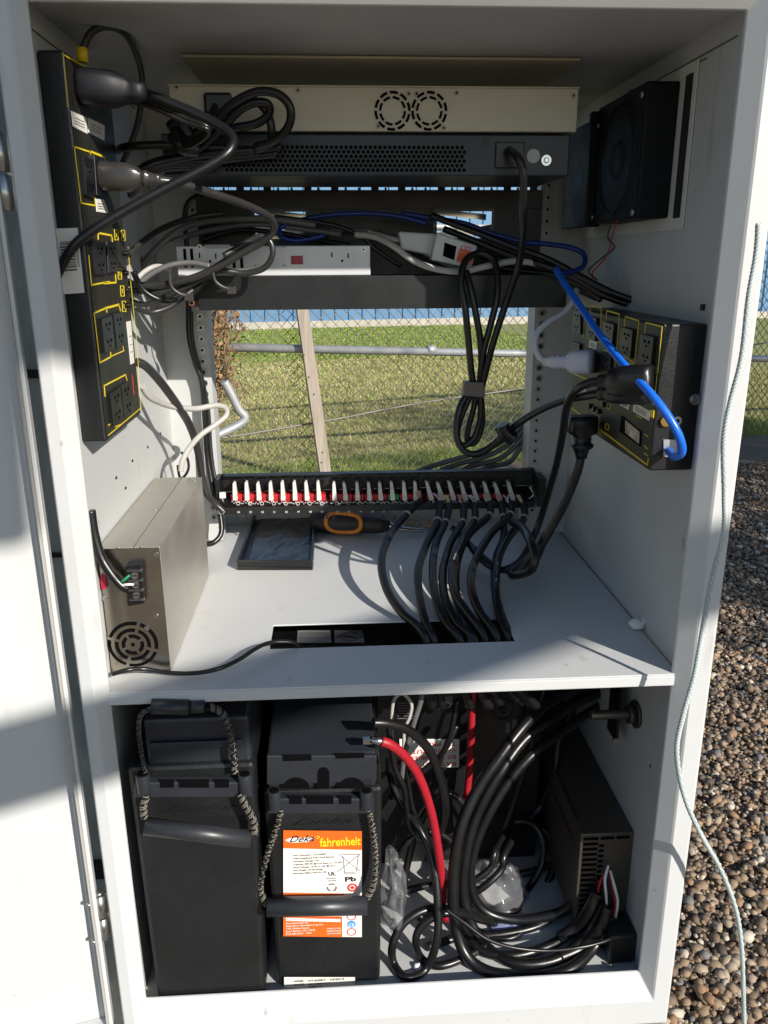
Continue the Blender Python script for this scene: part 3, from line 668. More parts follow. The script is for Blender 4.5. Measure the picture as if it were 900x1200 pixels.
P=[PY(x,y,Yf) for x,y in ((313,882),(441,882),(441,912),(313,916))]
b=B(); b.quad(P,(0,-.006,0)); fp=b.build('front_plate',BATTL,bt,bevel=.0012)
b=B()
for q in ([(331,884),(365,884),(365,891),(331,892)],[(393,882),(427,882),(427,888),(393,889)]): b.quad(pquad(q,Yf-.006),(0,-.0003,0))
# arched slot
pr=[(372,924)]; 
for k in range(9): an=math.pi*k/8; pr.append((379-7*math.cos(an),905-6*math.sin(an)))
pr.append((386,924)); b.quad(pquad(pr,Yf-.006),(0,-.0003,0))
for c0 in (347,412):
    pr=[]
    for k in range(11): an=math.pi*k/10; pr.append((c0-16*math.cos(an),924-13*math.sin(an)))
    b.quad(pquad(pr,Yf-.006),(0,-.0003,0))
b.build('cover_slots',DARK,fp)
def carrier(bt,xa,xb,ya,Yf,hgt=18):
    # moulded handle bar with rounded horns and three pockets
    b=B(); P=pquad([(xa,ya),(xb,ya),(xb,ya+hgt),(xa,ya+hgt)],Yf); b.quad(P,(0,-.012,0)); o=b.build('moulded_bar',BATTL,bt,bevel=.002)
    b=B(); w_=xb-xa
    for u0,u1 in ((.20,.32),(.36,.62),(.67,.79)):
        b.quad(pquad([(xa+w_*u0,ya+4),(xa+w_*u1,ya+4),(xa+w_*u1,ya+hgt-4),(xa+w_*u0,ya+hgt-4)],Yf-.012),(0,-.0003,0))
    b.build('bar_pocket',DARK,o)
    for u in (.06,.93):
        b=B(); c=PY(xa+w_*u,ya+hgt*.5,Yf-.010); b.cyl(c+V(0,0,-.010),c+V(0,0,.012),.0075,18); b.cyl(c+V(0,0,.0121),c+V(0,0,.0124),.0055,16,1); b.build('rope_horn',[BATTL,DARK],bt,bevel=.001)
def ropes(bt,pts,r=.0035):
    P=[PY(*p) for p in pts]; C_=catmull(P,22)
    for ph,m,q_ in ((0,BLACKP,.58),(2.09,BLACKP,.58),(4.19,BLACKP,.58),(1.05,ROPEF,.24),(3.14,ROPEF,.2)):
        b=B(); L=0; Q=[]
        for i,p in enumerate(C_):
            if i: L+=(p-C_[i-1]).length
            t=(C_[min(i+1,len(C_)-1)]-C_[max(i-1,0)]).normalized(); u=t.cross(V(0,1,0)).normalized(); w_=t.cross(u)
            an=L*(420 if q_>.3 else 900)+ph; k_=.5 if q_>.3 else .98
            Q.append(p+(u*math.cos(an)+w_*math.sin(an))*r*k_)
        b.tube(Q,r*q_,5,0,smooth=False); b.build('rope_strand',m,bt)
ROPEF=mat('rope_fleck',(.16,.14,.11),.7)
carrier(bt,314,438,928,Yf)
ropes(bt,[(330,948,.012),(322,975,.012),(312,1005,.010),(305,1040,.008),(312,1060,.004)])
ropes(bt,[(432,948,.012),(437,975,.012),(440,1005,.010),(438,1035,.006),(430,1052,.004)])
b=B(); b.tube(pquad([(313,1063),(430,1061)],.0),.0105,22,0,smooth=False); b.build('grip_tube',TUBEH,bt)
# label
Yl=Yf+.0028
def lq(ps,out,b,mi=0,t=.0002): b.quad([PY(x,y,Yl-.004-out) for x,y in ps],(0,-t,0),mi)
b=B(); lq([(332,973),(424,974),(424,1098),(332,1097)],0,b); lab=b.build('case_label',LWHITE,bt,bevel=.0)
for q_ in ([(332,973),(424,974),(424,996),(332,994)],[(332,1046),(403,1047),(403,1068),(332,1068)],[(332,1074),(401,1074),(401,1098),(332,1097)]): b=B(); lq(q_,.0003,b); b.build('orange_band',ORANGE,lab)
yt=Yl-.0046
def lt(s,x,y,h,m,w=None,shear=0,bold=0,name='label_text'):   # text: px position of baseline-left, h px, w px
    k=(PY(x+10,y,yt)-PY(x,y,yt)).length/10
    return text(name,s,PY(x,y,yt),(1,0,0),(0,0,1),h*k*1.38,m,lab,w=None if w is None else w*k,shear=shear,bold=bold,ext=.00012)
lt('fahrenheit',375,992,12,YINK,48,bold=.02,name='product_word'); lt('°',370,988,10,YINK,4)
lt('Deka',338,987,9,INK,30,shear=.5,bold=.015,name='maker_word')
b=B(); lq([(334,984.5),(340,982),(369,981),(362,986.5),(340,987.5)],.0006,b); b.build('maker_swoosh',WINK,lab)
for i,(s,w_) in enumerate((('Part Number:  HT200ET',39),('Valve Regulated Lead Acid Battery',48),('Nominal Voltage 12V',30),('Capacity: 200 Ah @ 8 Hr Rate to 1.75 VPC',58),('Float Voltage 13.50 +/- .06 @ 25°C',50),('Max Weight 134 lbs (61kg)',34),('Electrolyte Sulfuric Acid SG=1.30',38))):
    lt(s,344,1003.5+i*3.5,2.3,GINK,w_)
lt('Pb',404,1033,6.5,INK,13,bold=.03); lt('UL',385,1026,5,INK,9,bold=.02,shear=-.1)
lt('RECOGNIZED',383,1030,1.5,GINK,11); lt('COMPONENT',384,1033,1.5,GINK,10)
b=B()
def ln(p,q,w_=.0005,bb=None): strip(bb,[PY(*p,yt),PY(*q,yt)],(0,-1,0),w_,.0002)
ln((397,1001),(422,1021),bb=b); ln((422,1001),(395,1022),bb=b); ln((401,1001),(421,1001),.001,b); ln((402,1003),(404,1022),bb=b); ln((420,1003),(418,1021),bb=b); ln((404,1023),(416,1023),.0012,b)
c=PY(389,1040,yt)
for k in range(3):
    a0=math.pi/2+k*2*math.pi/3; b.ring(c,(0,-1,0),.0042,.0058,.0002,a0-.7,a0+.7,seg=8)
b.build('recycling_marks',GINK,lab)
b=B(); c=PY(413,1040,yt); b.ring(c,(0,-1,0),.0038,.0058,.0002,seg=20); b.ring(c,(0,-1,0),0,.0022,.0002,seg=14)
for x,y in ((412,1074),(412,1092)): b.ring(PY(x,y,yt),(0,-1,0),.0045,.0055,.0002,seg=20)
b.build('warning_rings',REDINK,lab)
b=B(); b.ring(PY(412,1083,yt),(0,-1,0),0,.005,.0002,seg=20); b.build('blue_disc',BINK,lab)
text('label_text','CE',PY(408,1085.5,yt-.0003),(1,0,0),(0,0,1),.006,WINK,lab)
for i,(s,w_) in enumerate((('Manufactured by:',26),('East Penn Manufacturing Co.',44),('102 Deka Road',26),('Lyon Station, PA 19536',34),('610-682-6361  USA',30))): lt(s,335,1083+i*3.1,2.2,WINK,w_)
for i,s in enumerate(('MADE IN USA','RECYCLE','NON SPILLABLE')): lt(s,383,1089+i*2.9,1.7,WINK,16)
b=B(); lq([(335,1075.5),(399,1077),(399,1080.3),(335,1079)],.0006,b); b.build('white_bar',WINK,lab)
lt('CONTAINS ELECTROLYTE - NO SMOKING SPARKS OR FLAMES',336,1078.8,1.9,REDINK,62)
b=B(); lq([(333,1145),(416,1145),(416,1158),(333,1158)],0,b); l2=b.build('serial_label',LWHITE,bt)
lt('HT200ET   10/2014',361,1150.5,2.8,INK,42); lt('0014881417',361,1154.4,2.8,INK,26); lt('9988010',361,1158,2.6,INK,17); lt('MODEL',345,1151,2.6,INK,11); lt('DATE',345,1155,2.6,INK,11)
text('date_mark','11/10',PY(375,823,.13),(1,0,0),(0,0,1),.007,WINK2,bt)
b=B(); c=PY(447,869,.018); b.cyl(c+V(-.012,.004,0),c+V(.002,0,0),.0042,14); b.box(c+V(-.02,.0,-.003),c+V(-.01,.006,.003)); b.build('terminal_lug',CHROME,bt)
def scribble(bt,x0,x1,y,Yf):     # moulded letters catching the light on the case
    text('moulded_letters','Deka',PY(x0,y+6,Yf-.0005),(1,0,0),(0,0,1),.0125,BATT,bt,w=abs(PY(x1,y,Yf).x-PY(x0,y,Yf).x),shear=.6)
scribble(bt,340,415,962,Yf)
# left battery
Yf=.004; x0=PY(160,1000,Yf).x; x1=PY(304,1000,Yf).x
bt2=battery('plain black battery at the far left, with no label and a rope handle',x0,x1,Yf,.888,.40,False)
P=[PY(x,y,Yf+.006) for x,y in ((168,849),(292,849),(290,906),(172,908))]
b=B(); b.box((P[0].x,Yf+.006,PY(230,905,Yf).z),(P[1].x,.20,PY(230,849,Yf+.006).z+.008)); b.build('top_cover',BATTL,bt2,bevel=.004)
b=B(); b.box((P[0].x+.005,Yf+.001,PY(230,878,Yf).z),(P[1].x-.008,Yf+.0055,PY(230,870,Yf).z)); b.build('cover_lip',BATTL,bt2,bevel=.001)
carrier(bt2,160,297,909,Yf)
scribble(bt2,187,275,947,Yf)
ropes(bt2,[(172,932,-.010),(168,945,-.012),(169,958,-.013)]); ropes(bt2,[(281,930,-.010),(288,945,-.012),(297,962,-.013),(298,978,-.013)])
ropes(bt2,[(275,905,-.006),(272,870,-.006),(262,838,-.006),(245,828,-.006)]); ropes(bt2,[(170,905,-.005),(163,860,-.006),(165,838,-.006),(178,830,-.006)],.0025)
b=B(); b.tube(pquad([(170,968),(294,984)],-.013),.0095,22,0,smooth=False); b.build('grip_tube',TUBEH,bt2)
b=B(); b.tube(pquad([(178,828),(222,829)],-.006),.008,18,0,smooth=False); b.tube(pquad([(222,829),(240,828)],-.006),.0065,18,0,smooth=False); b.build('upper_grip_tube',TUBEH,bt2)
# ================================================================ UPS in the back
up=thing('power_inverter','black upside-down power inverter at the back of the lower compartment','inverter')
ux0,ux1=-.012,.225; Yu=.225
B().box((ux0,Yu,ZB+.001),(ux1,.52,.885)).build('case',BLACKM,up,bevel=.003)
b=B(); b.box((ux0+.004,Yu-.003,.72),(ux1-.004,Yu,.86)); b.build('front_panel',BLACKP,up,bevel=.002)
P=pquad([(468,866),(538,866),(538,899),(470,899)],Yu-.0035); b=B(); b.quad(P,(0,-.0004,0)); lb=b.build('warning_sticker',LWHITE,up)
for s,(x,y) in (('BATTERY MUST',(535,892.5)),('BE ENABLED',(535,884.5)),('V~ OUTPUT',(535,877)),('TO PRESS',(535,869))):
    text('warning_text',s,PY(x,y,Yu-.0042),(-1,0,0),(0,0,-1),.0092,REDINK,lb,w={'BATTERY MUST':.083,'BE ENABLED':.068,'V~ OUTPUT':.062,'TO PRESS':.052}[s])
text('maker_text','TRIPP·LITE',PY(531,821,Yu-.0036),(-1,0,0),(0,0,-1),.008,WINK2,up,w=.028)
b=B(); b.ring(PY(524,826,Yu-.0035),(0,-1,0),.004,.0052,.0002,seg=20)
for k in range(4): strip(b,[PY(508,817+k*1.2,Yu-.0033),PY(530,817+k*1.2,Yu-.0033)],(0,-1,0),.0004,.0001)
for k in range(7): strip(b,[PY(466,824+k*3,Yu-.0033),PY(486,824+k*3,Yu-.0033)],(0,-1,0),.0004,.0001)
b.build('maker_emblem',WINK2,up)
b=B(); b.ring(PY(590,833,Yu-.003),(0,-1,0),.012,.018,.002,seg=28); b.ring(PY(590,833,Yu-.003),(0,-1,0),.002,.006,.002,seg=20); b.build('round_connector',BLACKM,up)
b=B()
for x in (592,600): b.quad(pquad([(x,842),(x+5,842),(x+5,858),(x,858)],Yu-.003),(0,-.002,0))
b.build('terminal_posts',mat('dull_grey',(.12,.12,.11),.5),up)
# ================================================================ lower right power supply
lp=thing('vented_power_supply','dark slotted power supply standing against the lower right wall','power supply')
Yv=.072; vx0=PY(679,1000,Yv).x; vx1=XR-.001; vz1=PY(700,977,Yv).z; vz0=PY(700,1084,Yv).z
DKM=mat('dark_anodised_sheet',(.10,.085,.07),.4,metal=.5,var=.15,scale=9)
B().box((vx0,Yv,max(vz0,ZB+.001)),(vx1,.40,vz1)).build('case',DKM,lp,bevel=.0012)
b=B()
z=vz1-.009
while z>vz0+.01:
    for (u0,u1) in ((.06,.34),(.38,.64),(.68,.93)):
        if u0>.3 and z<vz1-.012: continue
        b.box((vx0+(vx1-vx0)*u0,Yv-.0004,z),(vx0+(vx1-vx0)*u1,Yv,z+.0040))
    z-=.0078
z=vz1-.02
while z>vz0+.01:
    b.box((vx0+(vx1-vx0)*.36,Yv-.0004,z),(vx0+(vx1-vx0)*.46,Yv,z+.0040)); z-=.0078
b.build('vent_slots',DARK,lp)
b=B(); b.box((vx0+.004,.10,vz1),(vx0+.005,.39,vz1+.0008)); b.box((vx0-.0006,.10,vz1-.03),(vx0,.39,vz1-.029)); b.build('cover_seam',DARK,lp)
bb=thing('corner_junction_block','black crinkled plastic block in the lower right corner of the cabinet','junction block')
b=B(); q0=PY(713,1090,.04); q1=PY(748,1142,.04); b.box((q0.x,.03,ZB+.001),(min(q1.x,XR-.001),.065,q0.z)); b.build('body',mat('crinkled_black',(.012,.012,.012),.5,bump=1,bscale=90),bb,bevel=.004)
b=B(); q=PY(714,1131,.028); b.cyl(q,q+V(0,-.003,0),.0035,12); b.build('screw',SCREW,bb)
# ================================================================ CABLES, upper part
def plug(name,label,sections,m,cat='plug',group=None,bev=.002):
    """a moulded plug: loft through rectangular sections (centre, across vector, up vector)"""
    b=B(); vs=[]; n=len(sections)
    for c,a,u in sections:
        c=Vector(c);a=Vector(a);u=Vector(u)
        for k in range(12):
            an=2*math.pi*k/12+.26; ca,sa=math.cos(an),math.sin(an)
            e=.55; vs.append(c+a*math.copysign(abs(ca)**e,ca)+u*math.copysign(abs(sa)**e,sa))
    fs=[[12*i+k,12*i+(k+1)%12,12*i+12+(k+1)%12,12*i+12+k] for i in range(n-1) for k in range(12)]
    fs+=[list(reversed(range(12))),[12*(n-1)+k for k in range(12)]]
    b.poly(vs,fs,0,True); return b.build(name,m,None,label=label,cat=cat,group=group)
def loft(p0,p1,prof,wdir):       # prof: (t, half width, half thickness)
    p0=Vector(p0);p1=Vector(p1); ax=(p1-p0).normalized(); w=Vector(wdir); w=(w-ax*w.dot(ax)).normalized(); u=ax.cross(w)
    return [(p0.lerp(p1,t),w*a,u*c) for t,a,c in prof]
PROF=[(0,.015,.012),(.05,.0155,.0125),(.45,.0155,.0125),(.62,.012,.010),(.66,.009,.008),(.70,.0075,.007),(.72,.009,.008),(.77,.009,.008),(.79,.007,.006),(.84,.0075,.0065),(.87,.006,.0055),(.93,.0065,.006),(1,.0048,.0048)]
# plugs at the left strip
PLUGB=mat('matte_black_plug',(.006,.0065,.009),.5,var=.2,scale=30,spec=.3)
plug('power_plug','large black wall plug in the topmost outlet of the left power strip',loft(onX(93,102,XF,.0005),onX(93,102,XF)+V(.058,.0,-.004),[(0,.014,.018),(.08,.015,.019),(.5,.0145,.017),(.7,.011,.012),(.78,.008,.009),(.82,.009,.010),(.9,.008,.009),(1,.007,.008)],(0,0,1)),PLUGB)
pB=onX(113,206,XF,.0035)
plug('power_plug','smoky translucent grey plug in the second outlet of the left power strip',loft(pB,pB+V(.058,-.004,-.004),[(t,a_*.84,u_*.9) for t,a_,u_ in PROF],(0,0,1)),PLUGG)
cable('power_cord','thick black cord arcing out of the top left plug and back down to the jamb',[(150,106,.09),(172,110,.085),(208,124,.08),(250,143,.07),(272,160,.06),(268,178,.05),(240,197,.045),(195,220,.04),(150,245,.035),(112,268,.03),(85,290,.025),(66,325,.03),(62,345,.05)],.0044,CABLE)
for i,(o1,o2,l) in enumerate(((4,0,'upper'),(9,5,'middle'),(14,8,'lower'))):
    cable('thin_cord',f'thin black cord hugging the thick black arc at top left, {l} of three',[(152,104+o1,.10),(180,112+o1,.10),(215,128+o1,.10),(245,146+o2,.10),(222,158+o1,.13),(205,150+o1,.15)],.0024,CABLE,group='thin cords beside the thick arc')
cable('power_cord','grey-brown cord curving down from the smoky translucent plug to the silver device',[(180,211,.09),(210,215,.10),(250,227,.13),(290,241,.17),(315,254,.20),(321,268,.22),(308,283,.23),(285,296,.235),(258,312,.24),(225,326,.245),(190,334,.25),(160,334,.26),(150,330,.27)],.0042,CABLEDG)
cable('power_cord','short grey-black cord looping over the left end of the silver device',[(262,300,.24),(290,284,.25),(305,277,.25),(317,284,.25),(319,300,.25),(308,315,.255),(285,320,.26),(255,318,.255),(222,334,.255),(185,352,.26),(168,357,.27),(152,352,.28)],.0036,CABLEDG)
cable('power_cord','fat dark cord lying along the left end of the black shelf lip',[(158,342,.262),(190,336,.262),(215,330,.262),(245,318,.26),(275,300,.258),(300,288,.257)],.0044,CABLE)
cable('network_cable','grey curved cable with yellow boot looping at the top left corner',[(97,70,.10),(98,56,.10),(107,38,.10),(125,31,.105),(145,38,.12),(158,58,.15),(166,85,.18),(166,115,.21),(160,150,.24),(146,186,.27),(140,200,.30)],.0034,CABLEDG)
b=B(); b.tube([PY(96,56,.10),PY(97,73,.10)],.005,12,0,smooth=False); b.build('cable_boot',YINK,label='small yellow cable boot on top of the left power strip',cat='boot')
cable('network_cable','light grey cable rising behind the shelf from the left, upper one',[(152,332,.36),(175,300,.36),(205,272,.35),(240,260,.34),(290,256,.33),(330,258,.33),(370,264,.33)],.0040,CABLEG)
cable('network_cable','light grey cable rising behind the shelf from the left, lower one',[(160,320,.37),(182,292,.37),(215,278,.36),(255,268,.35),(300,263,.34),(352,268,.34),(400,275,.34)],.0034,CABLEG)
for i,(l,m_,rr,pts) in enumerate((
 ('dark cable arching from the left strip knobs up behind the shelf end, highest',CABLEDG,.0036,[(150,300,.24),(165,285,.27),(190,268,.30),(225,255,.33),(262,250,.34)]),
 ('black cable dipping below the shelf end and back to the left strip',CABLE,.0036,[(156,318,.25),(168,340,.255),(190,352,.26),(212,350,.262),(232,338,.262),(245,325,.262)]),
 ('grey cable running from the left strip under the silver device corner',CABLEG,.0034,[(152,345,.27),(172,325,.275),(196,312,.28),(222,308,.285),(246,312,.285)]),
 ('short bright grey cable stub between the left strip and the shelf end',CABLELG,.0030,[(158,330,.28),(170,318,.285),(184,312,.29),(200,316,.29)]),
 ('dark cable curling down from the shelf end toward the lower left outlets',CABLEDG,.0034,[(156,360,.22),(176,366,.24),(198,360,.25),(215,348,.255),(226,340,.26)]),
 ('black cable lying across the back of the shelf above the silver device',CABLE,.0034,[(236,282,.37),(275,270,.37),(320,272,.37),(365,280,.37),(410,288,.36)]),
 ('grey cable threaded behind the silver device toward the adapter',CABLEG,.0032,[(330,280,.38),(380,272,.38),(425,270,.38),(470,280,.38)]),
 ('black cable resting under the draped pair at the right shelf end',CABLE,.0036,[(575,312,.33),(615,318,.32),(650,322,.30),(680,335,.285),(705,352,.27)]))):
    cable('power_cord',l,pts,rr,m_)
# coil in front of the two rack units
coil=thing('coiled_cord','coil of black cord tied up in front of the beige rack unit','cord')
def coilpart(pts,r=.0043): b=B(); b.tube([PY(*p) for p in pts],r,10,0,sub=7); b.build('cord_loop',CABLE,coil)
coilpart([(222,172,.16),(245,150,.15),(272,122,.14),(300,108,.13),(325,110,.125),(340,126,.125),(338,148,.13),(322,164,.14),(300,172,.15)])
coilpart([(226,180,.165),(252,158,.155),(280,130,.145),(300,120,.14),(314,122,.14),(315,134,.145),(300,145,.15),(275,150,.155),(240,160,.165)])
coilpart([(218,168,.165),(240,145,.16),(268,128,.155),(296,118,.15),(312,130,.15),(318,150,.15),(316,168,.155),(300,176,.16)])
coilpart([(300,176,.165),(270,178,.165),(235,182,.165),(200,188,.165),(170,195,.17),(155,210,.18)])
coilpart([(330,172,.168),(290,176,.168),(240,172,.165),(190,170,.165),(150,172,.17),(138,176,.2)])
coilpart([(325,180,.17),(285,184,.17),(235,190,.17),(190,190,.165),(165,202,.165),(150,225,.17)])
coilpart([(230,165,.15),(245,140,.15),(252,125,.165)],.004)
for k in range(5): coilpart([(250,186+k*3,.17),(215,184+k*3,.168),(185,188+k*3,.166),(166,198+k*4,.168),(152,214+k*4,.175)],.0034)
b=B(); b.tube([PY(200,150,.155),PY(212,143,.15),PY(224,168,.15),PY(215,178,.155)],.0065,8,0); b.tube([PY(204,158,.15),PY(215,172,.145),PY(232,176,.15)],.008,8,0); b.build('cord_tie',BLACKP,coil)
# things on the black shelf
cable('white_cord','pale grey cord sagging across the shelf in front of the white adapter',[(416,275,.33),(440,278,.32),(462,289,.30),(484,305,.295),(510,315,.293),(540,318,.29),(575,311,.29),(605,306,.292),(640,311,.292),(668,318,.296)],.0040,CABLELG)
cable('white_cord','pale grey cord lying behind the orange stickered adapter',[(430,272,.36),(455,279,.35),(475,284,.345),(500,297,.34),(530,312,.34),(556,316,.335)],.0034,CABLELG)
cable('thin_cord','thin black cord crossing both shelf windows from left to right',[(322,254,.33),(355,258,.33),(395,265,.33),(425,278,.33),(440,292,.33),(470,312,.33)],.0028,CABLE)
cable('network_cable','dark blue cable lying in a loop over the left shelf window',[(500,262,.34),(470,254,.34),(430,250,.34),(385,252,.34),(345,260,.34),(328,268,.335),(330,278,.33),(350,282,.33),(380,276,.33)],.0030,DBLUE)
cable('network_cable','dark blue cable crossing the right shelf window',[(470,250,.345),(510,256,.34),(545,262,.335),(580,275,.33),(610,283,.33)],.0030,DBLUE)
cable('power_cord','black cord draped from the right shelf window down to the right power strip, upper one',[(505,252,.33),(530,262,.32),(565,275,.31),(600,289,.30),(640,303,.29),(680,324,.27),(715,342,.25),(742,352,.24)],.0042,CABLE)
cable('power_cord','black cord draped from the right shelf window down to the right power strip, lower one',[(520,268,.335),(560,284,.32),(600,300,.305),(640,312,.285),(680,330,.275),(710,347,.26),(735,356,.25)],.0042,CABLE)
cable('power_cord','black cord lying along the shelf behind the draped pair of cords',[(560,300,.34),(600,305,.33),(640,318,.31),(675,338,.30),(700,350,.29)],.0036,CABLE)
cable('network_cable','dark blue loop hanging off the right end of the black shelf',[(612,284,.33),(640,286,.32),(668,290,.30),(684,298,.29),(684,311,.28),(672,318,.27),(658,320,.26),(652,318,.25)],.0032,DBLUE)
cable('network_cable','bright blue network cable sweeping down to the jack on the right power strip',[(652,316,.25),(660,330,.22),(682,362,.16),(705,395,.10),(735,432,.04),(763,462,.0),(783,488,-.015),(796,512,-.02),(799,530,-.012),(790,535,.0),(784,528,.02)],.0041,BLUE)
for i,(o,n) in enumerate(((0,'left'),(5,'right'))):
    cable('fan_wire',f'thin red and black fan lead twisting below the wall fan, {n} one',[(718+o,258,.20),(712+o,278,.20),(720-o,290,.20),(702+o,305,.20),(690+o,318,.21),(700-o,328,.22)],.0009,(RED if i else CABLE),group='fan leads')
# hanging bundle at the middle
cable('power_cord','black cord looping up from the hanging bundle then down, left outer strand',[(560,470,.265),(553,440,.262),(549,400,.262),(545,360,.262),(540,330,.268),(546,305,.278),(563,297,.285),(578,304,.28),(583,325,.27),(582,350,.263),(575,380,.262),(566,415,.262),(562,450,.265)],.0043)
cable('power_cord','black cord hanging in the middle bundle, left inner strand',[(546,318,.275),(552,340,.266),(558,370,.263),(563,400,.263),(564,430,.264),(561,460,.266)],.0043)
cable('power_cord','black cord dropping from the slate unit socket into the hanging bundle',[(597,176,.182),(607,185,.165),(613,205,.165),(613,240,.18),(613,275,.20),(608,310,.235),(598,340,.25),(588,370,.254),(577,405,.256),(568,440,.26),(563,460,.262)],.0043)
cable('power_cord','narrow black loop hanging below the bundle tie, outer one',[(556,452,.26),(548,470,.26),(538,495,.26),(536,515,.26),(544,522,.26),(556,512,.262),(563,490,.262),(563,462,.262)],.0043)
cable('power_cord','narrow black loop hanging below the bundle tie, inner one',[(558,455,.265),(555,478,.265),(548,505,.266),(549,519,.266),(558,517,.266),(565,497,.266),(564,470,.266),(560,455,.266)],.0040)
b=B(); q=PY(555,457,.26); 
b.quad(pquad([(545,448),(567,448),(569,466),(543,464)],.252),(0,.018,0)); b.build('cable_clamp',mat('dull_clip',(.14,.12,.11),.45,metal=.4),label='brown-grey metal clip squeezing the hanging black bundle together',cat='clip',bevel=.001)
# right power strip plugs and cords
q=onX(722,441,XG,0,-1); plug('power_plug','chunky black plug in the lower outlet row of the right power strip, upper of two',loft(PY(768,448,.02)+V(-.004,0,0),PY(702,447,.055),[(0,.016,.012),(.1,.017,.013),(.45,.0165,.013),(.75,.014,.012),(.82,.008,.007),(1,.007,.006)],(0,0,1)),BLACKP,group='black plugs in the right strip')
plug('power_plug','flat black plug under the chunky one on the right power strip',loft(PY(762,461,.02)+V(-.002,0,0),PY(702,461,.055),[(0,.010,.010),(.1,.011,.011),(.6,.010,.010),(.8,.009,.008),(.84,.006,.006),(.9,.0075,.007),(1,.0065,.006)],(0,0,1)),BLACKP)
cable('power_cord','black cord curving left from the upper black plug and hanging to the shelf corner',[(704,447,.055),(690,449,.06),(674,458,.08),(664,478,.12),(659,510,.16),(652,545,.20),(642,580,.24),(632,612,.26),(620,640,.25),(606,660,.24),(585,668,.245),(563,655,.26),(550,638,.30)],.0045)
cable('power_cord','black cord running from the flat black plug across the window to the middle loop',[(704,461,.055),(685,464,.08),(660,469,.13),(630,482,.18),(605,498,.21),(585,516,.225),(565,530,.235),(548,531,.24),(537,518,.245),(535,498,.25),(540,475,.255),(552,456,.26)],.0045)
cable('tie_wrap_cord','black velcro wrap around the cord crossing the window',[(588,498,.212),(592,507,.212),(602,514,.212)],.009,BLACKP,cat='wrap')
q=PY(684,492,.12)
q0=V(XQ+.016,q.y+.05,zr0-.0005)
plug('power_plug','black round-shouldered plug hanging under the right power strip',loft(PY(683,488,.19),PY(681,537,.19),[(0,.017,.013),(.1,.0175,.014),(.38,.017,.014),(.45,.010,.010),(.5,.0105,.0105),(.62,.010,.010),(.66,.0135,.012),(.72,.013,.012),(.78,.009,.009),(.88,.0075,.0075),(1,.006,.006)],(1,0,0)),BLACKP)
cable('power_cord','thick black cord sweeping down from the hanging plug behind the cable fan',[(681,534,.19),(676,555,.19),(664,585,.20),(650,612,.21),(633,640,.215),(614,660,.22),(600,672,.215),(605,674,.20),(622,668,.18),(627,652,.18),(620,632,.21),(612,618,.27),(600,612,.33)],.0056)
plug('power_plug','white plug in the right power strip',loft(PY(694,424,.20),PY(637,424,.235),[(0,.013,.0125),(.06,.014,.013),(.38,.014,.013),(.48,.010,.010),(.52,.0075,.0075),(.56,.009,.009),(.62,.007,.007),(.67,.009,.009),(.73,.007,.007),(.78,.0085,.0085),(.86,.006,.006),(1,.0045,.0045)],(0,0,1)),mat('lilac_white_plastic',(.62,.62,.70),.35))
cable('white_cord','white cord rising from the white plug to the black shelf',[(640,424,.235),(632,418,.24),(627,405,.245),(630,390,.25),(643,377,.255),(660,367,.262),(672,352,.27),(676,340,.29)],.0040,mat('white_cord_jacket',(.60,.60,.66),.4))
b=B(); b.quad([onX(x,y,XG) for x,y in ((693,411),(701,414),(700,437),(692,434))],(-.012,0,0)); b.build('plug_adapter',BLACKP,label='thin black adapter between the white plug and the right strip',cat='adapter',bevel=.001)
for i,(x,y) in enumerate(((660,392),(664,404),(668,416),(672,428))):
    cable('network_cable',['grey cable descending behind the right rail, topmost of four','grey cable descending behind the right rail, second from the top','grey cable descending behind the right rail, third from the top','grey cable descending behind the right rail, lowest of four'][i],[(x,y,.50),(646,y+32-i*2,.50),(622+i*2,482+i*6,.50),(596+i*4,512+i*5,.50),(560+i*12,530+i*4,.50),(510+i*20,545+i,.50),(470+i*30,560,.50)],.0043,CABLEG,group='grey cables behind the right rail')
# left interior cords
cable('power_cord','stiff black cord dropping from the left power strip behind the power supply',[(160,424,.20),(172,430,.21),(190,450,.24),(208,475,.28),(222,498,.33),(231,525,.37),(236,555,.39),(242,578,.40),(252,590,.41),(262,600,.41)],.0052,CABLEDG)
cable('black_lead','black lead running down beside the left rack rail to the shelf',[(236,228,.40),(222,236,.41),(217,255,.42),(220,300,.42),(221,360,.44),(222,395,.44),(229,425,.44),(237,450,.44),(240,490,.44),(243,535,.44),(250,575,.43),(258,605,.42),(259,625,.41),(250,636,.40),(238,638,.39)],.0040,CABLE)
cable('black_lead','second thinner lead close beside the left rack rail',[(224,365,.446),(226,400,.446),(236,440,.446),(244,480,.446),(247,525,.446),(252,560,.44),(262,590,.43)],.0028,CABLEDG)
cable('light_cord','light grey cord bending over the left rail and back down to the power supply',[(166,452,.20),(176,466,.22),(200,476,.27),(228,479,.31),(252,475,.33),(264,478,.34),(265,487,.34),(252,498,.33),(235,510,.32),(222,525,.315),(214,540,.31),(212,552,.31)],.0037,CABLELG)
cable('network_plug_lead','short black lead with a plug behind the power supply',[(212,530,.34),(219,536,.34),(221,548,.34),(217,557,.34),(211,560,.34),(208,545,.34)],.0018,CABLE)
cable('power_lead','black lead curving down the left wall to the terminal block',[(106,598,.035),(110,625,.033),(118,652,.03),(130,672,.027),(142,686,.026),(150,690,.026)],.0052,CABLE)
b=B(); b.tube([PY(139,684,.026),PY(146,679,.024),PY(152,674,.026)],.0014,6,0); b.build('terminal_wire',GREENMOD,label='short green wire screwed to the power supply terminal block',cat='wire')
b=B(); b.tube([PY(140,686,.026),PY(150,685,.022),PY(156,685,.026)],.0014,6,0); b.build('terminal_wire',WHITEP,label='short white wire screwed to the power supply terminal block',cat='wire')
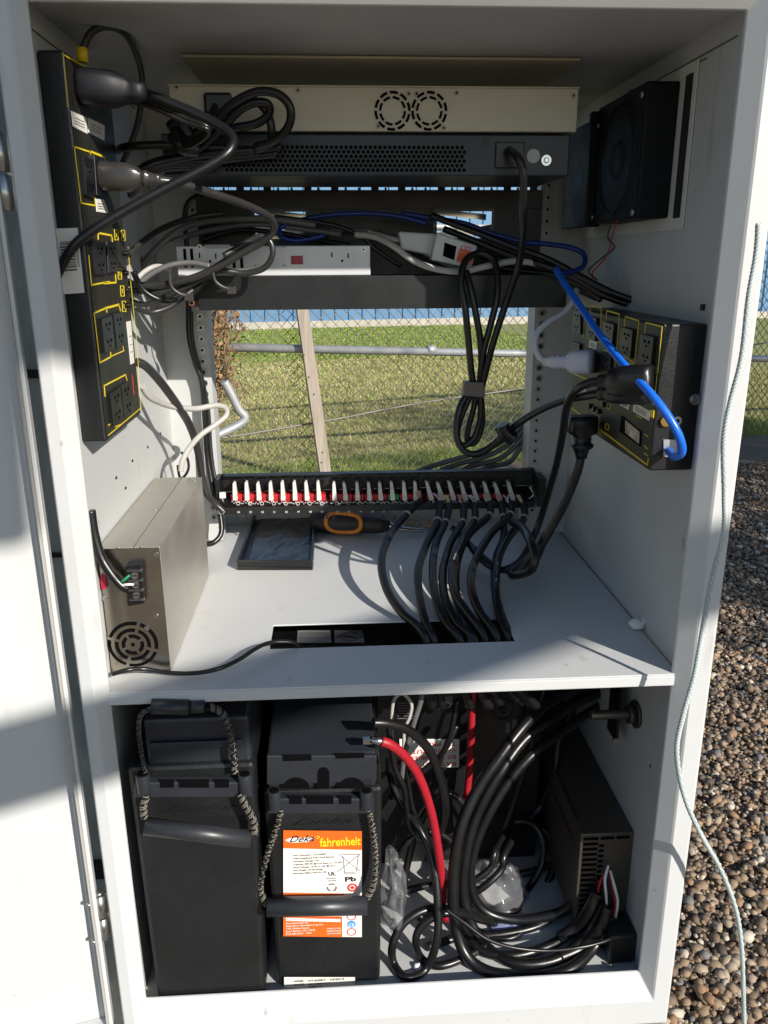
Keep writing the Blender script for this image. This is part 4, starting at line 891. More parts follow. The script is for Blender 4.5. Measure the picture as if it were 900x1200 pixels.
cable('black_lead','thin black lead running from the power supply fan to the shelf cut-out',[(132,790,.02),(150,785,.022),(170,784,.03),(195,788,.03),(225,789,.02),(255,784,.02),(280,773,.04),(300,760,.06),(318,753,.08),(345,754,.09),(360,770,.10)],.0024,CABLE)
b=B(); q=PY(238,622,.42)
for k in range(3): b.box(PZ(233+k*14,619,SH+.0005)+V(-.006,0,0),PZ(233+k*14,619,SH+.0005)+V(.004,.01,.004))
b.build('cable_tie_tabs',BLACKP,label='row of small black plastic tie tabs on the shelf near the left rail',cat='ties')
# cable ties on the bundle at the shelf corner
for (x,y,l) in ((262,330,'cable tie with long square head under the silver device'),(212,338,'cable tie gripping the cords at the left shelf corner')):
    b=B(); c=PY(x,y,.245); pts=[c+V(-.012,0,.018),c+V(-.009,-.008,.002),c+V(0,-.007,-.006),c+V(.008,-.003,-.008)]
    b.tube(pts,.0022,8,0); b.box(c+V(.004,-.006,-.014),c+V(.014,.002,-.006)); b.build('cable_tie',mat('smoked_tie',(.035,.032,.03),.35),label='smoky '+l,cat='cable tie',bevel=.0005)
# ---- the fan of nine cables from the patch panel into the cut-out
K=[[(493,587),(477,603),(457,627),(447,657),(453,690),(470,717),(488,733),(500,752)],
 [(515,590),(513,610),(499,640),(490,670),(492,703),(500,733),(509,752)],
 [(527,592),(522,612),(511,637),(507,670),(511,703),(523,731),(540,752)],
 [(543,592),(542,612),(528,637),(519,670),(522,703),(536,731),(557,752)],
 [(556,592),(556,610),(542,632),(531,660),(532,693),(546,716),(568,748)],
 [(573,590),(573,604),(549,627),(536,657),(534,690),(541,722),(552,752)],
 [(587,590),(590,606),(590,630),(582,652),(579,683),(586,717),(597,750)],
 [(598,592),(598,603),(576,625),(557,657),(552,687),(562,717),(583,748)],
 [(613,592),(614,607),(594,633),(583,660),(581,700),(589,733),(598,752)]]
nth=['first (leftmost)','second','third','fourth','fifth','sixth','seventh','eighth','ninth (rightmost)']
random.seed(11)
for i,k in enumerate(K):
    dz={0:0,1:0,2:.0,3:.0,4:-.012,5:.010,6:.012,7:-.016,8:-.006}[i]
    pts=[]
    for j,(x,y) in enumerate(k):
        t=(y-590)/(752-590); yy=np.interp(y,[585,603,630,660,690,718,735,753],[.418,.38,.31,.245,.19,.150,.124,.105])+dz*math.sin(math.pi*max(0,min(1,t)))
        pts.append((x,y,float(yy)))
    last=PY(*pts[-1]); pts.append(('w',last.x+.004,last.y+.004,last.z-.05)); pts.append(('w',last.x+.01+.004*i,last.y+.02,last.z-.10))
    cable('patch_cable',f'{nth[i]} of the nine black cables curving from the patch panel into the shelf cut-out',pts,.0054,CABLE,group='nine black patch cables',seg=12)
    x,y,yy=pts[1]; b=B(); c=PY(x,y,yy); d=(PY(*pts[2])-PY(*pts[0])).normalized(); b.tube([c-d*.0025,c+d*.0025],.0059,12,0,smooth=False)
    o=b.build('white_band',CABLELG,bpy.data.objects['patch_cable' if i==0 else f'patch_cable.{i:03d}'])
    # stripped conductors
    b=B(); c=PY(*pts[0])
    for kk in range(4): b.tube([c+V(random.uniform(-.002,.002),0,.001),c+V(random.uniform(-.006,.004),.008,.006),c+V(random.uniform(-.009,.002),.014,.012)],.0009,6,0)
    b.build('conductor',mat('wire_pair',[(.6,.35,.3),(.5,.5,.6),(.6,.5,.3)][i%3],.5),o.parent)
def jacket_print(cab,pts,r,n=26,side=.0):     # small pale characters printed on the jacket
    C2=catmull([PY(*p) for p in pts],30); b=B(); L=0; nxt=.004; cnt=0; random.seed(n)
    for i in range(1,len(C2)-1):
        L+=(C2[i]-C2[i-1]).length
        if L>nxt and cnt<n:
            t=(C2[i+1]-C2[i-1]).normalized(); v=(CAM-C2[i]).normalized(); v=(v-t*v.dot(t)).normalized(); s_=t.cross(v); q=C2[i]+v*(r+.00015)+s_*side
            h_=random.uniform(.0006,.0012); w_=random.choice((.0003,.0005,.0007))
            b.quad([q-s_*h_-t*w_,q+s_*h_-t*w_,q+s_*h_+t*w_,q-s_*h_+t*w_],v*.0001); nxt=L+random.choice((.0016,.0017,.0019,.003)); cnt+=1
    if b.f: b.build('jacket_print',WINK2,cab)
def kpts(i,j0,j1):
    out=[]
    for (x,y) in K[i][j0:j1]: out.append((x,y,float(np.interp(y,[585,603,630,660,690,718,735,753],[.418,.38,.31,.245,.19,.150,.124,.105])+{4:-.012,8:-.006}[i]*math.sin(math.pi*max(0,min(1,(y-590)/162))))))
    return out
jacket_print(bpy.data.objects['patch_cable.004'],kpts(4,2,6),.0054,24)
jacket_print(bpy.data.objects['patch_cable.008'],kpts(8,3,6),.0054,14)
# cable loop on the shelf behind the fan
cable('power_cord','black cord snaking on the shelf behind the nine patch cables',[(530,618,.40),(552,640,.36),(572,658,.31),(590,668,.27),(610,666,.25),(628,655,.25),(640,625,.27)],.005)
# labels seen through the cut-out
st=thing('shelf_sheet','dark instruction plate with warning diamond seen through the shelf cut-out','plate')
zz=.955
q=[PZ(320,753,zz),PZ(455,753,zz),PZ(450,735,zz),PZ(320,735,zz)]
b=B(); b.quad([q[0]+V(-.01,-.01,0),q[1]+V(0,-.01,0),q[2]+V(0,.02,0),q[3]+V(-.01,.02,0)],(0,0,-.003)); b.build('plate',BLACKP,st)
b=B(); b.quad([PZ(348,753,zz+.0005),PZ(388,753,zz+.0005),PZ(387,739,zz+.0005),PZ(349,739,zz+.0005)],(0,0,.0004)); o=b.build('text_block',mat('grey_block',(.30,.30,.30),.5),st)
b=B()
for k in range(8): 
    a_=PZ(350,741+k*1.5,zz+.001); c_=PZ(386,741+k*1.5,zz+.001); strip(b,[a_,c_],(0,0,1),.0009,.0001)
b.build('printed_line',INK,o)
b=B(); b.quad([PZ(392,753,zz+.0005),PZ(427,753,zz+.0005),PZ(425,739,zz+.0005),PZ(392,739,zz+.0005)],(0,0,.0004)); o=b.build('warning_block',mat('grey_block2',(.22,.20,.20),.5),st)
b=B(); c=[PZ(396,746,zz+.001),PZ(410,752,zz+.001),PZ(424,746,zz+.001),PZ(410,740,zz+.001)]; strip(b,c+[c[0]],(0,0,1),.0014,.0001); strip(b,[PZ(404,746,zz+.001),PZ(416,747,zz+.001)],(0,0,1),.004,.0001); b.build('diamond_mark',INK,o)
# ================================================================ CABLES, lower part
G='thick black cables looping in the lower compartment'
cable('thick_cable','thickest black cable sweeping from upper right down round the bottom, outermost',[(715,795,.25),(675,805,.21),(640,826,.17),(615,849,.14),(586,886,.115),(558,928,.10),(539,975,.085),(531,1033,.07),(535,1092,.055),(556,1130,.045),(605,1146,.04),(663,1138,.04),(698,1107,.05),(716,1072,.06)],.0072,CABLE,group=G,seg=12)
cable('thick_cable','thick black cable running just inside the outermost bottom loop',[(720,805,.26),(680,822,.21),(648,842,.17),(615,866,.145),(586,905,.12),(562,948,.11),(547,994,.10),(543,1050,.09),(562,1100,.075),(601,1128,.065),(652,1124,.06),(687,1096,.06),(706,1057,.067)],.0068,CABLE,group=G,seg=12)
cable('thick_cable','thick black cable with a bright sunlit upper end, third from outside',[(725,815,.27),(690,835,.22),(652,862,.17),(628,880,.145),(601,909,.13),(578,944,.12),(558,987,.115),(551,1033,.11),(566,1066,.105),(605,1078,.10),(655,1070,.095),(684,1050,.085),(706,1030,.07)],.0066,CABLE,group=G,seg=12)
cable('thick_cable','black cable pressed between the two sunlit sweeping cables',[(700,800,.24),(655,835,.2),(630,852,.165),(600,885,.14),(572,928,.125),(552,978,.11),(540,1035,.10),(543,1080,.09),(560,1112,.085),(600,1120,.09),(650,1105,.10),(690,1075,.10)],.0060,CABLE,group=G,seg=12)
cable('thick_cable','black ring-like loop standing behind the sweeping cables, larger one',[(672,830,.215),(655,868,.215),(650,905,.21),(636,940,.23),(622,962,.22),(640,975,.21),(650,1000,.20),(644,1030,.18),(624,1055,.16),(598,1068,.15),(570,1062,.15),(556,1040,.16)],.0055,CABLE,group=G)
cable('thick_cable','black ring-like loop standing behind the sweeping cables, smaller one',[(590,975,.20),(605,963,.20),(625,966,.20),(636,985,.19),(635,1012,.18),(620,1040,.165),(602,1062,.155),(575,1072,.145),(556,1060,.14),(548,1040,.14)],.0050,CABLE,group=G)
cable('thick_cable','black cable curling past the clear plastic bag with sunlit ends',[(615,968,.20),(600,985,.16),(590,1004,.135),(588,1018,.13),(572,1035,.12),(556,1045,.12),(545,1040,.13)],.0050,CABLE,group=G)
cable('thick_cable','black cable curling beside the first one over the plastic bag',[(602,965,.20),(588,983,.165),(579,1000,.14),(576,1015,.135),(562,1028,.13),(548,1034,.13)],.0046,CABLE,group=G)
cable('thick_cable','black cable looping round the bottom left of the tangle, outer loop',[(560,1075,.09),(530,1066,.08),(500,1066,.07),(475,1080,.06),(461,1104,.05),(461,1128,.045),(477,1146,.04),(500,1134,.04),(512,1100,.045),(513,1060,.06),(508,1015,.08),(492,972,.10),(470,940,.13),(459,915,.15),(456,890,.18)],.0052,CABLE,group=G)
cable('thick_cable','black cable looping round the bottom left of the tangle, inner loop',[(570,1108,.07),(545,1122,.055),(515,1132,.05),(495,1124,.05),(487,1105,.05),(494,1085,.055),(515,1072,.06),(540,1070,.07),(580,1082,.10)],.0050,CABLE,group=G)
cable('thick_cable','black cable rising behind the red one toward the battery terminal',[(437,847,.03),(455,848,.035),(477,855,.045),(500,875,.06),(514,905,.075),(521,935,.09),(521,960,.11),(515,975,.14)],.0056,CABLE,group=G)
cable('red_cable','thick red cable bending from the battery terminal down to the floor',[(447,869,.018),(458,873,.02),(476,888,.03),(493,915,.045),(506,955,.06),(514,1000,.07),(518,1040,.08),(519,1070,.09),(528,1078,.10)],.0054,RED,cat='cable',seg=12)
cable('red_cable','straight red cable hanging in front of the inverter',[(555,800,.20),(553,830,.20),(552,870,.20),(549,915,.20),(544,948,.20),(535,975,.215)],.0050,RED,cat='cable',seg=12)
cable('grey_lead','bright grey bare lead hanging beside the right battery, curved at the top',[(459,870,.12),(459,840,.12),(462,820,.12),(472,813,.125),(482,825,.13),(480,840,.13),(474,855,.13),(473,880,.13)],.0022,CABLELG)
cable('grey_lead','bright straight grey lead leaning left under the shelf lip',[(497,805,.09),(492,825,.09),(484,850,.09),(474,885,.10),(470,915,.11)],.0034,CABLEG)
cable('grey_lead','glossy dark lead hanging straight beside the right battery',[(456,850,.10),(457,865,.10),(463,900,.10),(474,925,.10),(478,960,.11),(492,985,.12)],.0036,CABLE)
cable('black_lead','thin black lead falling in a slack line past the red cable',[(473,880,.11),(479,920,.11),(485,950,.11),(500,975,.12),(520,990,.14)],.0026,CABLE)
cable('black_lead','crossing black strand behind the red cable, rising to the right',[(458,935,.17),(480,915,.17),(500,900,.17),(520,880,.17),(535,850,.18)],.0042,CABLE)
cable('black_lead','crossing black strand behind the red cable, rising steeply',[(508,925,.165),(516,890,.165),(528,860,.165),(536,820,.17)],.0036,CABLE)
cable('black_lead','thin black lead sagging across the front of the bottom loops',[(523,1066,.045),(545,1082,.035),(570,1100,.025),(600,1110,.02),(640,1114,.02),(680,1110,.022),(708,1103,.03),(722,1096,.04)],.0024,CABLE)
cable('black_lead','dark lead lying on the floor in front of the clear bag',[(560,1090,.10),(580,1100,.095),(602,1098,.095),(620,1085,.10),(640,1070,.11)],.0040,CABLE)
for i,(m_,pts) in enumerate(((RED,[(714,1018,.065),(706,1028,.06),(701,1042,.06),(702,1056,.065)]),(WHITEP,[(713,1014,.064),(709,1030,.055),(710,1046,.055),(711,1060,.06)]),(RED,[(714,1022,.064),(718,1040,.055),(721,1060,.055),(716,1082,.06)]),(WHITEP,[(715,1020,.064),(720,1038,.052),(724,1058,.053),(720,1080,.06)]))):
    cable('thin_wire',['red wire at the left edge of the lower power supply lead bundle','white wire curving at the left of the lower power supply lead bundle','red wire on the right of the lower power supply lead bundle','white wire at the far right of the lower power supply lead bundle'][i],pts,.0017,m_,cat='wire',group='thin wires into the lower power supply')
for i,pts in enumerate(([(700,1045,.06),(692,1062,.06),(676,1085,.07),(655,1100,.08)],[(712,1062,.055),(705,1085,.05),(685,1108,.05),(655,1122,.055)])):
    cable('thick_cable',['black cable leaving the lower power supply toward the floor, left one','black cable leaving the lower power supply toward the floor, right one'][i],pts,.0075,CABLE,group=G)
cable('thick_cable','black cable standing in an arch behind the red cable, taller one',[(470,1060,.16),(478,1010,.17),(495,960,.18),(520,930,.185),(545,945,.185),(552,985,.18),(545,1030,.17),(530,1060,.15)],.0052,CABLE,group=G)
cable('thick_cable','black cable standing in an arch behind the red cable, lower one',[(458,1020,.17),(480,985,.175),(510,975,.18),(535,995,.18),(538,1030,.17),(520,1060,.15),(490,1075,.13)],.0048,CABLE,group=G)
cable('thick_cable','black cable lying along the floor behind the lower left loops',[(455,1052,.16),(490,1040,.165),(530,1035,.17),(575,1030,.175),(620,1022,.18),(655,1010,.19)],.0050,CABLE,group=G)
cable('thick_cable','black cable lying nearly flat under the sweeping cables on the floor',[(500,1110,.07),(540,1098,.085),(585,1095,.10),(630,1085,.11),(665,1062,.12)],.0052,CABLE,group=G)
cable('thick_cable','black cable dropping straight behind the sunlit sweeping cables',[(640,800,.2),(628,850,.19),(615,900,.19),(600,945,.19),(585,990,.18),(575,1030,.16)],.0050,CABLE,group=G)
# plastic bags
def bag(label,c,rx,ry,rz,seed):
    random.seed(seed); b=B(); b.ell(c,rx*1.15,ry*1.15,rz*1.15,noise=.62,seg=22,rings=14); return b.build('plastic_bag',BAG,label=label,cat='bag',recalc='weld',sub=1)
bag('clear crumpled plastic bag in the middle of the lower cable tangle',PY(583,1045,.15),.036,.03,.035,1)
bag('clear plastic bag lying flat on the floor under the bottom loops',PY(600,1095,.10),.045,.03,.012,2)
bag('bluish clear plastic bag leaning against the right side of the labelled battery',PY(462,1045,.10),.014,.04,.045,3)
bag('small clear bag with parts just left of the bottom cable loop',PY(505,1100,.10),.028,.03,.014,5)
b=B(); q=PZ(600,1085,ZB+.002); 
b.ell(q,.03,.02,.004,noise=.5,seg=12,rings=6); b.build('parts_bag',mat('blue_print_bag',(.25,.30,.5),.25),label='small bag of blue printed parts on the cabinet floor',cat='bag')
b=B(); q=PY(533,981,.14); b.cyl(q,q+V(0,0,-.014),.0035,10); b.build('wire_ferrule',CHROME,label='small bright metal ferrule beside the red cable',cat='ferrule')
b=B()
for (x,y) in ((460,1080),(490,1132),(648,1108)):
    b=B(); q=PZ(x,y,ZB+.003); b.ell(q,.006,.005,.003,noise=.5,seg=8,rings=5); b.build('paper_scrap',PAPER,label={460:'tiny white paper scrap on the cabinet floor beside the labelled battery',490:'tiny white paper scrap inside the bottom left cable loop',648:'tiny white paper scrap under the front of the big cable coil'}[x],cat='scrap')
# outside cord hanging down the right jamb
P=[(889,262,-.03),(886,300,-.03),(877,352,-.035),(869,420,-.04),(855,475,-.04),(848,520,-.04),(849,580,-.04),(848,625,-.04),(834,680,-.04),(823,740,-.04),(814,790,-.045),(800,840,-.05),(793,880,-.05),(801,930,-.05),(820,975,-.05),(845,1020,-.05),(862,1065,-.05),(869,1110,-.05),(871,1160,-.05),(873,1230,-.05)]
cd=cable('braided_cord','long pale teal braided cord hanging down outside the right edge of the cabinet',P,.0025,ROPE,cat='cord',seg=12)
C_=catmull([PY(*p) for p in P],22); 
for ph in (0,2.09,4.19):
    b=B(); L=0; Q=[]
    for i,p in enumerate(C_):
        if i: L+=(p-C_[i-1]).length
        t=(C_[min(i+1,len(C_)-1)]-C_[max(i-1,0)]).normalized(); u=t.cross(V(0,1,0)).normalized(); w_=t.cross(u); an=L*600+ph
        Q.append(p+(u*math.cos(an)+w_*math.sin(an))*.0021)
    b.tube(Q,.0009,5,0,smooth=False); b.build('white_strand',ROPEW,cd)
# ================================================================ OUTSIDE
def npmesh(name,v,f,mats,kind=None,smooth=False,mi=None):
    me=bpy.data.meshes.new(name); v=np.asarray(v,dtype=np.float32); f=np.asarray(f,dtype=np.int32)
    me.vertices.add(len(v)); me.vertices.foreach_set('co',v.ravel()); k=f.shape[1]
    me.loops.add(f.size); me.loops.foreach_set('vertex_index',f.ravel()); me.polygons.add(len(f))
    me.polygons.foreach_set('loop_start',np.arange(0,f.size,k,dtype=np.int32)); me.polygons.foreach_set('loop_total',np.full(len(f),k,dtype=np.int32))
    for m in mats: me.materials.append(m)
    if mi is not None: me.polygons.foreach_set('material_index',np.asarray(mi,dtype=np.int32))
    me.polygons.foreach_set('use_smooth',np.full(len(f),smooth)); me.update(calc_edges=True); me.validate()
    o=bpy.data.objects.new(name,me); COL.objects.link(o); tag(o,kind=kind); return o
def ramp(nt,src,stops):
    r=nt.nodes.new('ShaderNodeValToRGB'); e=r.color_ramp.elements
    e[0].position,e[0].color=stops[0][0],(*stops[0][1],1); e[1].position,e[1].color=stops[-1][0],(*stops[-1][1],1)
    for p,c in stops[1:-1]: k=e.new(p); k.color=(*c,1)
    nt.links.new(src,r.inputs['Fac']); return r.outputs['Color']
def noise(nt,scale,det=6,vec=None):
    n=nt.nodes.new('ShaderNodeTexNoise'); n.inputs['Scale'].default_value=scale; n.inputs['Detail'].default_value=det
    if vec is not None: nt.links.new(vec,n.inputs['Vector'])
    return n.outputs['Fac']
def mixc(nt,f,a,b):
    m=nt.nodes.new('ShaderNodeMix'); m.data_type='RGBA'; nt.links.new(f,m.inputs[0]); nt.links.new(a,m.inputs[6]); nt.links.new(b,m.inputs[7]); return m.outputs[2]
def gmat(name):
    m=bpy.data.materials.new(name); m.use_nodes=True; nt=m.node_tree; p=nt.nodes['Principled BSDF']; p.inputs['Roughness'].default_value=.9
    tc=nt.nodes.new('ShaderNodeTexCoord'); return m,nt,p,tc.outputs['Object']
# gravel bed
GR,nt,p,oc=gmat('gravel_bed')
v=nt.nodes.new('ShaderNodeTexVoronoi'); v.inputs['Scale'].default_value=48; nt.links.new(oc,v.inputs['Vector'])
c1=ramp(nt,v.outputs['Color'],[(0,(.05,.04,.03)),(.4,(.13,.10,.07)),(.7,(.19,.15,.11)),(1,(.28,.25,.21))])
nt.links.new(c1,p.inputs['Base Color'])
bp=nt.nodes.new('ShaderNodeBump'); bp.inputs['Distance'].default_value=.012; bp.invert=True; nt.links.new(v.outputs['Distance'],bp.inputs['Height']); nt.links.new(bp.outputs['Normal'],p.inputs['Normal'])
GS,nt,p,oc=gmat('grass_ground')
n1=noise(nt,.55); n2=noise(nt,7.,8); 
a=ramp(nt,n1,[(.36,(.14,.18,.03)),(.48,(.25,.24,.07)),(.62,(.38,.33,.15))]); b_=ramp(nt,n2,[(.3,(.10,.15,.02)),(.5,(.24,.25,.07)),(.7,(.42,.36,.18))])
mx=nt.nodes.new('ShaderNodeMix'); mx.data_type='RGBA'; mx.inputs[0].default_value=.5; nt.links.new(a,mx.inputs[6]); nt.links.new(b_,mx.inputs[7]); nt.links.new(mx.outputs[2],p.inputs['Base Color'])
bp=nt.nodes.new('ShaderNodeBump'); bp.inputs['Distance'].default_value=.06; nt.links.new(noise(nt,24,8),bp.inputs['Height']); nt.links.new(bp.outputs['Normal'],p.inputs['Normal'])
DT,nt,p,oc=gmat('bare_soil')
nt.links.new(ramp(nt,noise(nt,9,8),[(.3,(.13,.095,.065)),(.55,(.25,.20,.145)),(.75,(.34,.29,.22))]),p.inputs['Base Color'])
bp=nt.nodes.new('ShaderNodeBump'); bp.inputs['Distance'].default_value=.03; nt.links.new(noise(nt,40,6),bp.inputs['Height']); nt.links.new(bp.outputs['Normal'],p.inputs['Normal'])
def sheet(name,pts,z,m,kind='structure'):
    b=B(); b.poly([(x,y,z) for x,y in pts],[list(range(len(pts)))]); return b.build(name,m,kind=kind,recalc=False)
# the fence line
A=V(-2.6,3.62,0); Bf=V(6.2,6.55,0)    # left and right ends of the fence
fd=(Bf-A).normalized(); fn=V(-fd.y,fd.x,0)
def fl(t,off=0): q=A+fd*t+fn*off; return (q.x,q.y)
L=(Bf-A).length
sheet('ground',[(-150,-60),(150,-60),(150,150),(-150,150)],0,GS)
sheet('gravel_yard',[(-30,-25),(30,-25),fl(28,-.75),fl(-28,-.75)],.004,GR)
sheet('bare_soil_strip',[fl(-28,-.76),fl(28,-.76),fl(28,.12),fl(-28,.05)],.008,DT)
# gravel stones (uncountable)
base=[]; 
bm=bmesh.new(); bmesh.ops.create_icosphere(bm,subdivisions=1,radius=1); iv=np.array([v.co[:] for v in bm.verts]); jf=np.array([[v.index for v in f.verts] for f in bm.faces]); bm.free()
N=72000
xs=[];ys=[]
y=-.6+(rng.random(N*3)**1.25)*5.4; lo=.36+np.maximum(0,(y+.1))*.30; x=lo+rng.random(N*3)*(.55+.42*(y+.6))
# keep those on the yard side
keep=((x-A.x)*(-fd.y)+(y-A.y)*fd.x)<-.72
x=x[keep][:N]; y=y[keep][:N]; N=len(x)
sz=.0042+rng.random(N)**2.8*.0095; 
sc=np.stack([sz*(.8+rng.random(N)*.7),sz*(.8+rng.random(N)*.7),sz*(.5+rng.random(N)*.4)],1)
ang_=rng.random(N)*6.28; ca,sa=np.cos(ang_),np.sin(ang_); til=(rng.random(N)-.5)*1.2
vv=iv[None]*sc[:,None]*(1+.5*(rng.random((N,len(iv),1))-.5))
z2=vv[...,2]*np.cos(til)[:,None]+vv[...,0]*np.sin(til)[:,None]; x2=vv[...,0]*np.cos(til)[:,None]-vv[...,2]*np.sin(til)[:,None]
X2=x2*ca[:,None]-vv[...,1]*sa[:,None]; Y2=x2*sa[:,None]+vv[...,1]*ca[:,None]
h=.004+rng.random(N)*.016
vv=np.stack([X2+x[:,None],Y2+y[:,None],z2+h[:,None]],2).reshape(-1,3)
ff=(jf[None]+(np.arange(N)*len(iv))[:,None,None]).reshape(-1,3)
cols=[(.26,.185,.115),(.15,.105,.07),(.33,.26,.185),(.07,.055,.042),(.50,.43,.34),(.16,.15,.145),(.27,.16,.09)]
ms=[mat(f'pebble_{["tan","brown","sand","dark","pale","slate","rust"][i]}',c,.75,var=.15,scale=60) for i,c in enumerate(cols)]
mi=np.repeat(rng.choice(7,N,p=[.25,.22,.16,.15,.06,.06,.10]),len(jf))
npmesh('gravel_stones',vv,ff,ms,kind='stuff',smooth=True,mi=mi)
# grass blades near the fence
N=260000
t=rng.random(N)*L*1.05-.3; off=-.02+rng.random(N)**1.5*13
gx=A.x+fd.x*t+fn.x*off; gy=A.y+fd.y*t+fn.y*off
hh=.012+rng.random(N)*.028+(off<.5)*.04*rng.random(N); an=rng.random(N)*6.28; lean=(rng.random((N,2))-.5)*.06; wd=.0022+off*.0011
v0=np.stack([gx-np.cos(an)*wd,gy-np.sin(an)*wd,np.full(N,.0)],1); v1=np.stack([gx+np.cos(an)*wd,gy+np.sin(an)*wd,np.full(N,.0)],1); v2=np.stack([gx+lean[:,0],gy+lean[:,1],hh],1)
vv=np.stack([v0,v1,v2],1).reshape(-1,3); ff=np.arange(N*3).reshape(-1,3)
gm=[mat('grass_blade_green',(.16,.25,.035),.6,var=.3,scale=3),mat('grass_blade_olive',(.31,.31,.09),.65,var=.2,scale=3),mat('grass_blade_straw',(.47,.40,.20),.75,var=.2,scale=3)]
pg=np.where((off<.55)|(off>6.5),.72,.26); r_=rng.random(N); mi=np.where(r_<pg,0,np.where(r_<pg+.25,1,2))
npmesh('lawn_grass',vv,ff,gm,kind='stuff',mi=mi)
# chain-link fence
fen=thing('chain_link_fence','rusty galvanised chain-link fence crossing behind the cabinet','fence')
def fp(t,z,off=0): q=A+fd*t+fn*off; return V(q.x,q.y,z)
b=B(); d=.0355; H=1.58; nw=int(L/d); nz=int(H/(2*d)); seg=4; vsl=[];fsl=[]
o=0
for i in range(nw):
    for s_ in (1,):
        pts=[fp((i+((k+i)%2)*1.02)*d+.003*math.sin(k*.5+i*.3),.02+k*d,.0022*(1 if (k+i)%2 else -1)) for k in range(2*nz+1)]
        for k,q in enumerate(pts):
            for c in range(4):
                an=c*math.pi/2+.78; vsl.append(q+fd*math.cos(an)*.0031+fn*math.sin(an)*.0031)
        for k in range(len(pts)-1):
            for c in range(4): fsl.append([o+4*k+c,o+4*k+(c+1)%4,o+4*k+4+(c+1)%4,o+4*k+4+c])
        o=len(vsl)
me=npmesh('wire_mesh',[tuple(q) for q in vsl],fsl,[WIRE]); me.parent=fen
b=B(); b.cyl(fp(-.2,1.6),fp(L,1.6),.021,14); b.build('top_rail',GALVP,fen)
q0=PY(278,408,4.0); 
def hitf(px,py,off=0):
    r_=ray(px,py); p0=A+fn*off; t=(p0-CAM).dot(fn)/r_.dot(fn); return CAM+r_*t
a_=hitf(262,407,-.05); c_=hitf(640,415,-.05); e_=c_+(c_-a_)*2.2
b=B(); b.cyl(a_,e_,.026,16); b.build('middle_rail',GALVP,fen)
b=B(); m_=hitf(505,410,-.05); u_=(c_-a_).normalized(); b.cyl(m_-u_*.03,m_+u_*.03,.030,16); m_=hitf(375,410,-.05); b.build('rail_sleeve',GALVP,fen)
for t in (.35,L*.62,L-.05):
    b=B(); b.cyl(fp(t,0,.04),fp(t,1.62,.04),.028,14); b.ell(fp(t,1.63,.04),.034,.034,.02); b.build('post',GALVP,fen)
b=B(); pts=[hitf(x,y,-.03) for x,y in ((232,517),(300,507),(400,490),(450,480),(520,468),(600,457),(700,440),(905,400))]; b.tube(pts,.006,6,0,sub=4); b.build('tension_wire',mat('twisted_wire',(.22,.2,.18),.6,metal=.3),fen)
# leaning board
def brd(px,py,off): return hitf(px,py,off)
t0,t1=brd(350,340,-.12),brd(380,551,-.12); dn=(t1-t0).normalized(); low=t1+dn*(t1.z/abs(dn.z)); top=t0-dn*.18
w_=fd*.036; th=-fn*.03
b=B(); b.quad([top-w_,top+w_,low+w_*1.05,low-w_*1.05],th); wb=b.build('leaning_board',WOODP,label='weathered grey wooden board leaning against the chain-link fence',cat='board',bevel=.003)
b=B()
for (x,y) in ((356,416),(362,442),(368,462),(378,530),(377,542)):
    q=brd(x,y,-.152); b.cyl(q,q-fn*.004,.005,8)
b.build('nail',mat('rusty_nail',(.07,.05,.04),.7),wb)
# bent pipe and loop of wire near the cabinet
pts=[hitf(x,y,-1.9) for x,y in ((263,447),(271,462),(280,480),(287,488),(284,495),(272,502),(250,512),(225,520))]
e_=pts[-1]; pts+=[e_+V(-.08,.03,-.05),V(e_.x-.12,e_.y+.04,e_.z-.25),V(e_.x-.12,e_.y+.04,0)]
b=B(); b.tube(pts,.0165,12,0,sub=4); b.build('bent_pipe',GALVP,label='bent galvanised pipe elbow seen through the rear window beside the left rail',cat='pipe')
pts=[hitf(x,y,-1.8) for x,y in ((262,508),(272,515),(277,530),(272,542),(262,545),(255,540))]
b=B(); b.tube(pts,.002,6,0); b.build('wire_loop',WIRE,label='thin loop of loose wire below the bent pipe',cat='wire')
# dry vine
random.seed(21); vine=thing('dry_vine','dry brown vine tangled in the fence left of the leaning board','vine')
cen=hitf(255,410,-.06); b=B()
for k in range(170):
    q=hitf(random.gauss(252,13),random.uniform(345,465),random.uniform(-.25,.02)); 
    pts=[q]; 
    for j in range(4): pts.append(pts[-1]+V(random.gauss(0,.035),random.gauss(0,.03),random.gauss(.0,.07)))
    b.tube(pts,[.0045,.0015],4,0,sub=2)
b.build('stems',TWIG,vine)
b=B()
for k in range(700):
    q=hitf(random.gauss(250,12),random.uniform(340,468),random.uniform(-.28,.02)); a1=V(random.gauss(0,1),random.gauss(0,1),random.gauss(0,1)).normalized()*.02; a2=V(random.gauss(0,1),random.gauss(0,1),random.gauss(0,1)).normalized()*.013
    b.poly([q-a1,q+a2,q+a1,q-a2],[[0,1,2,3]])
b.build('leaves',TWIGL,vine,recalc=False)
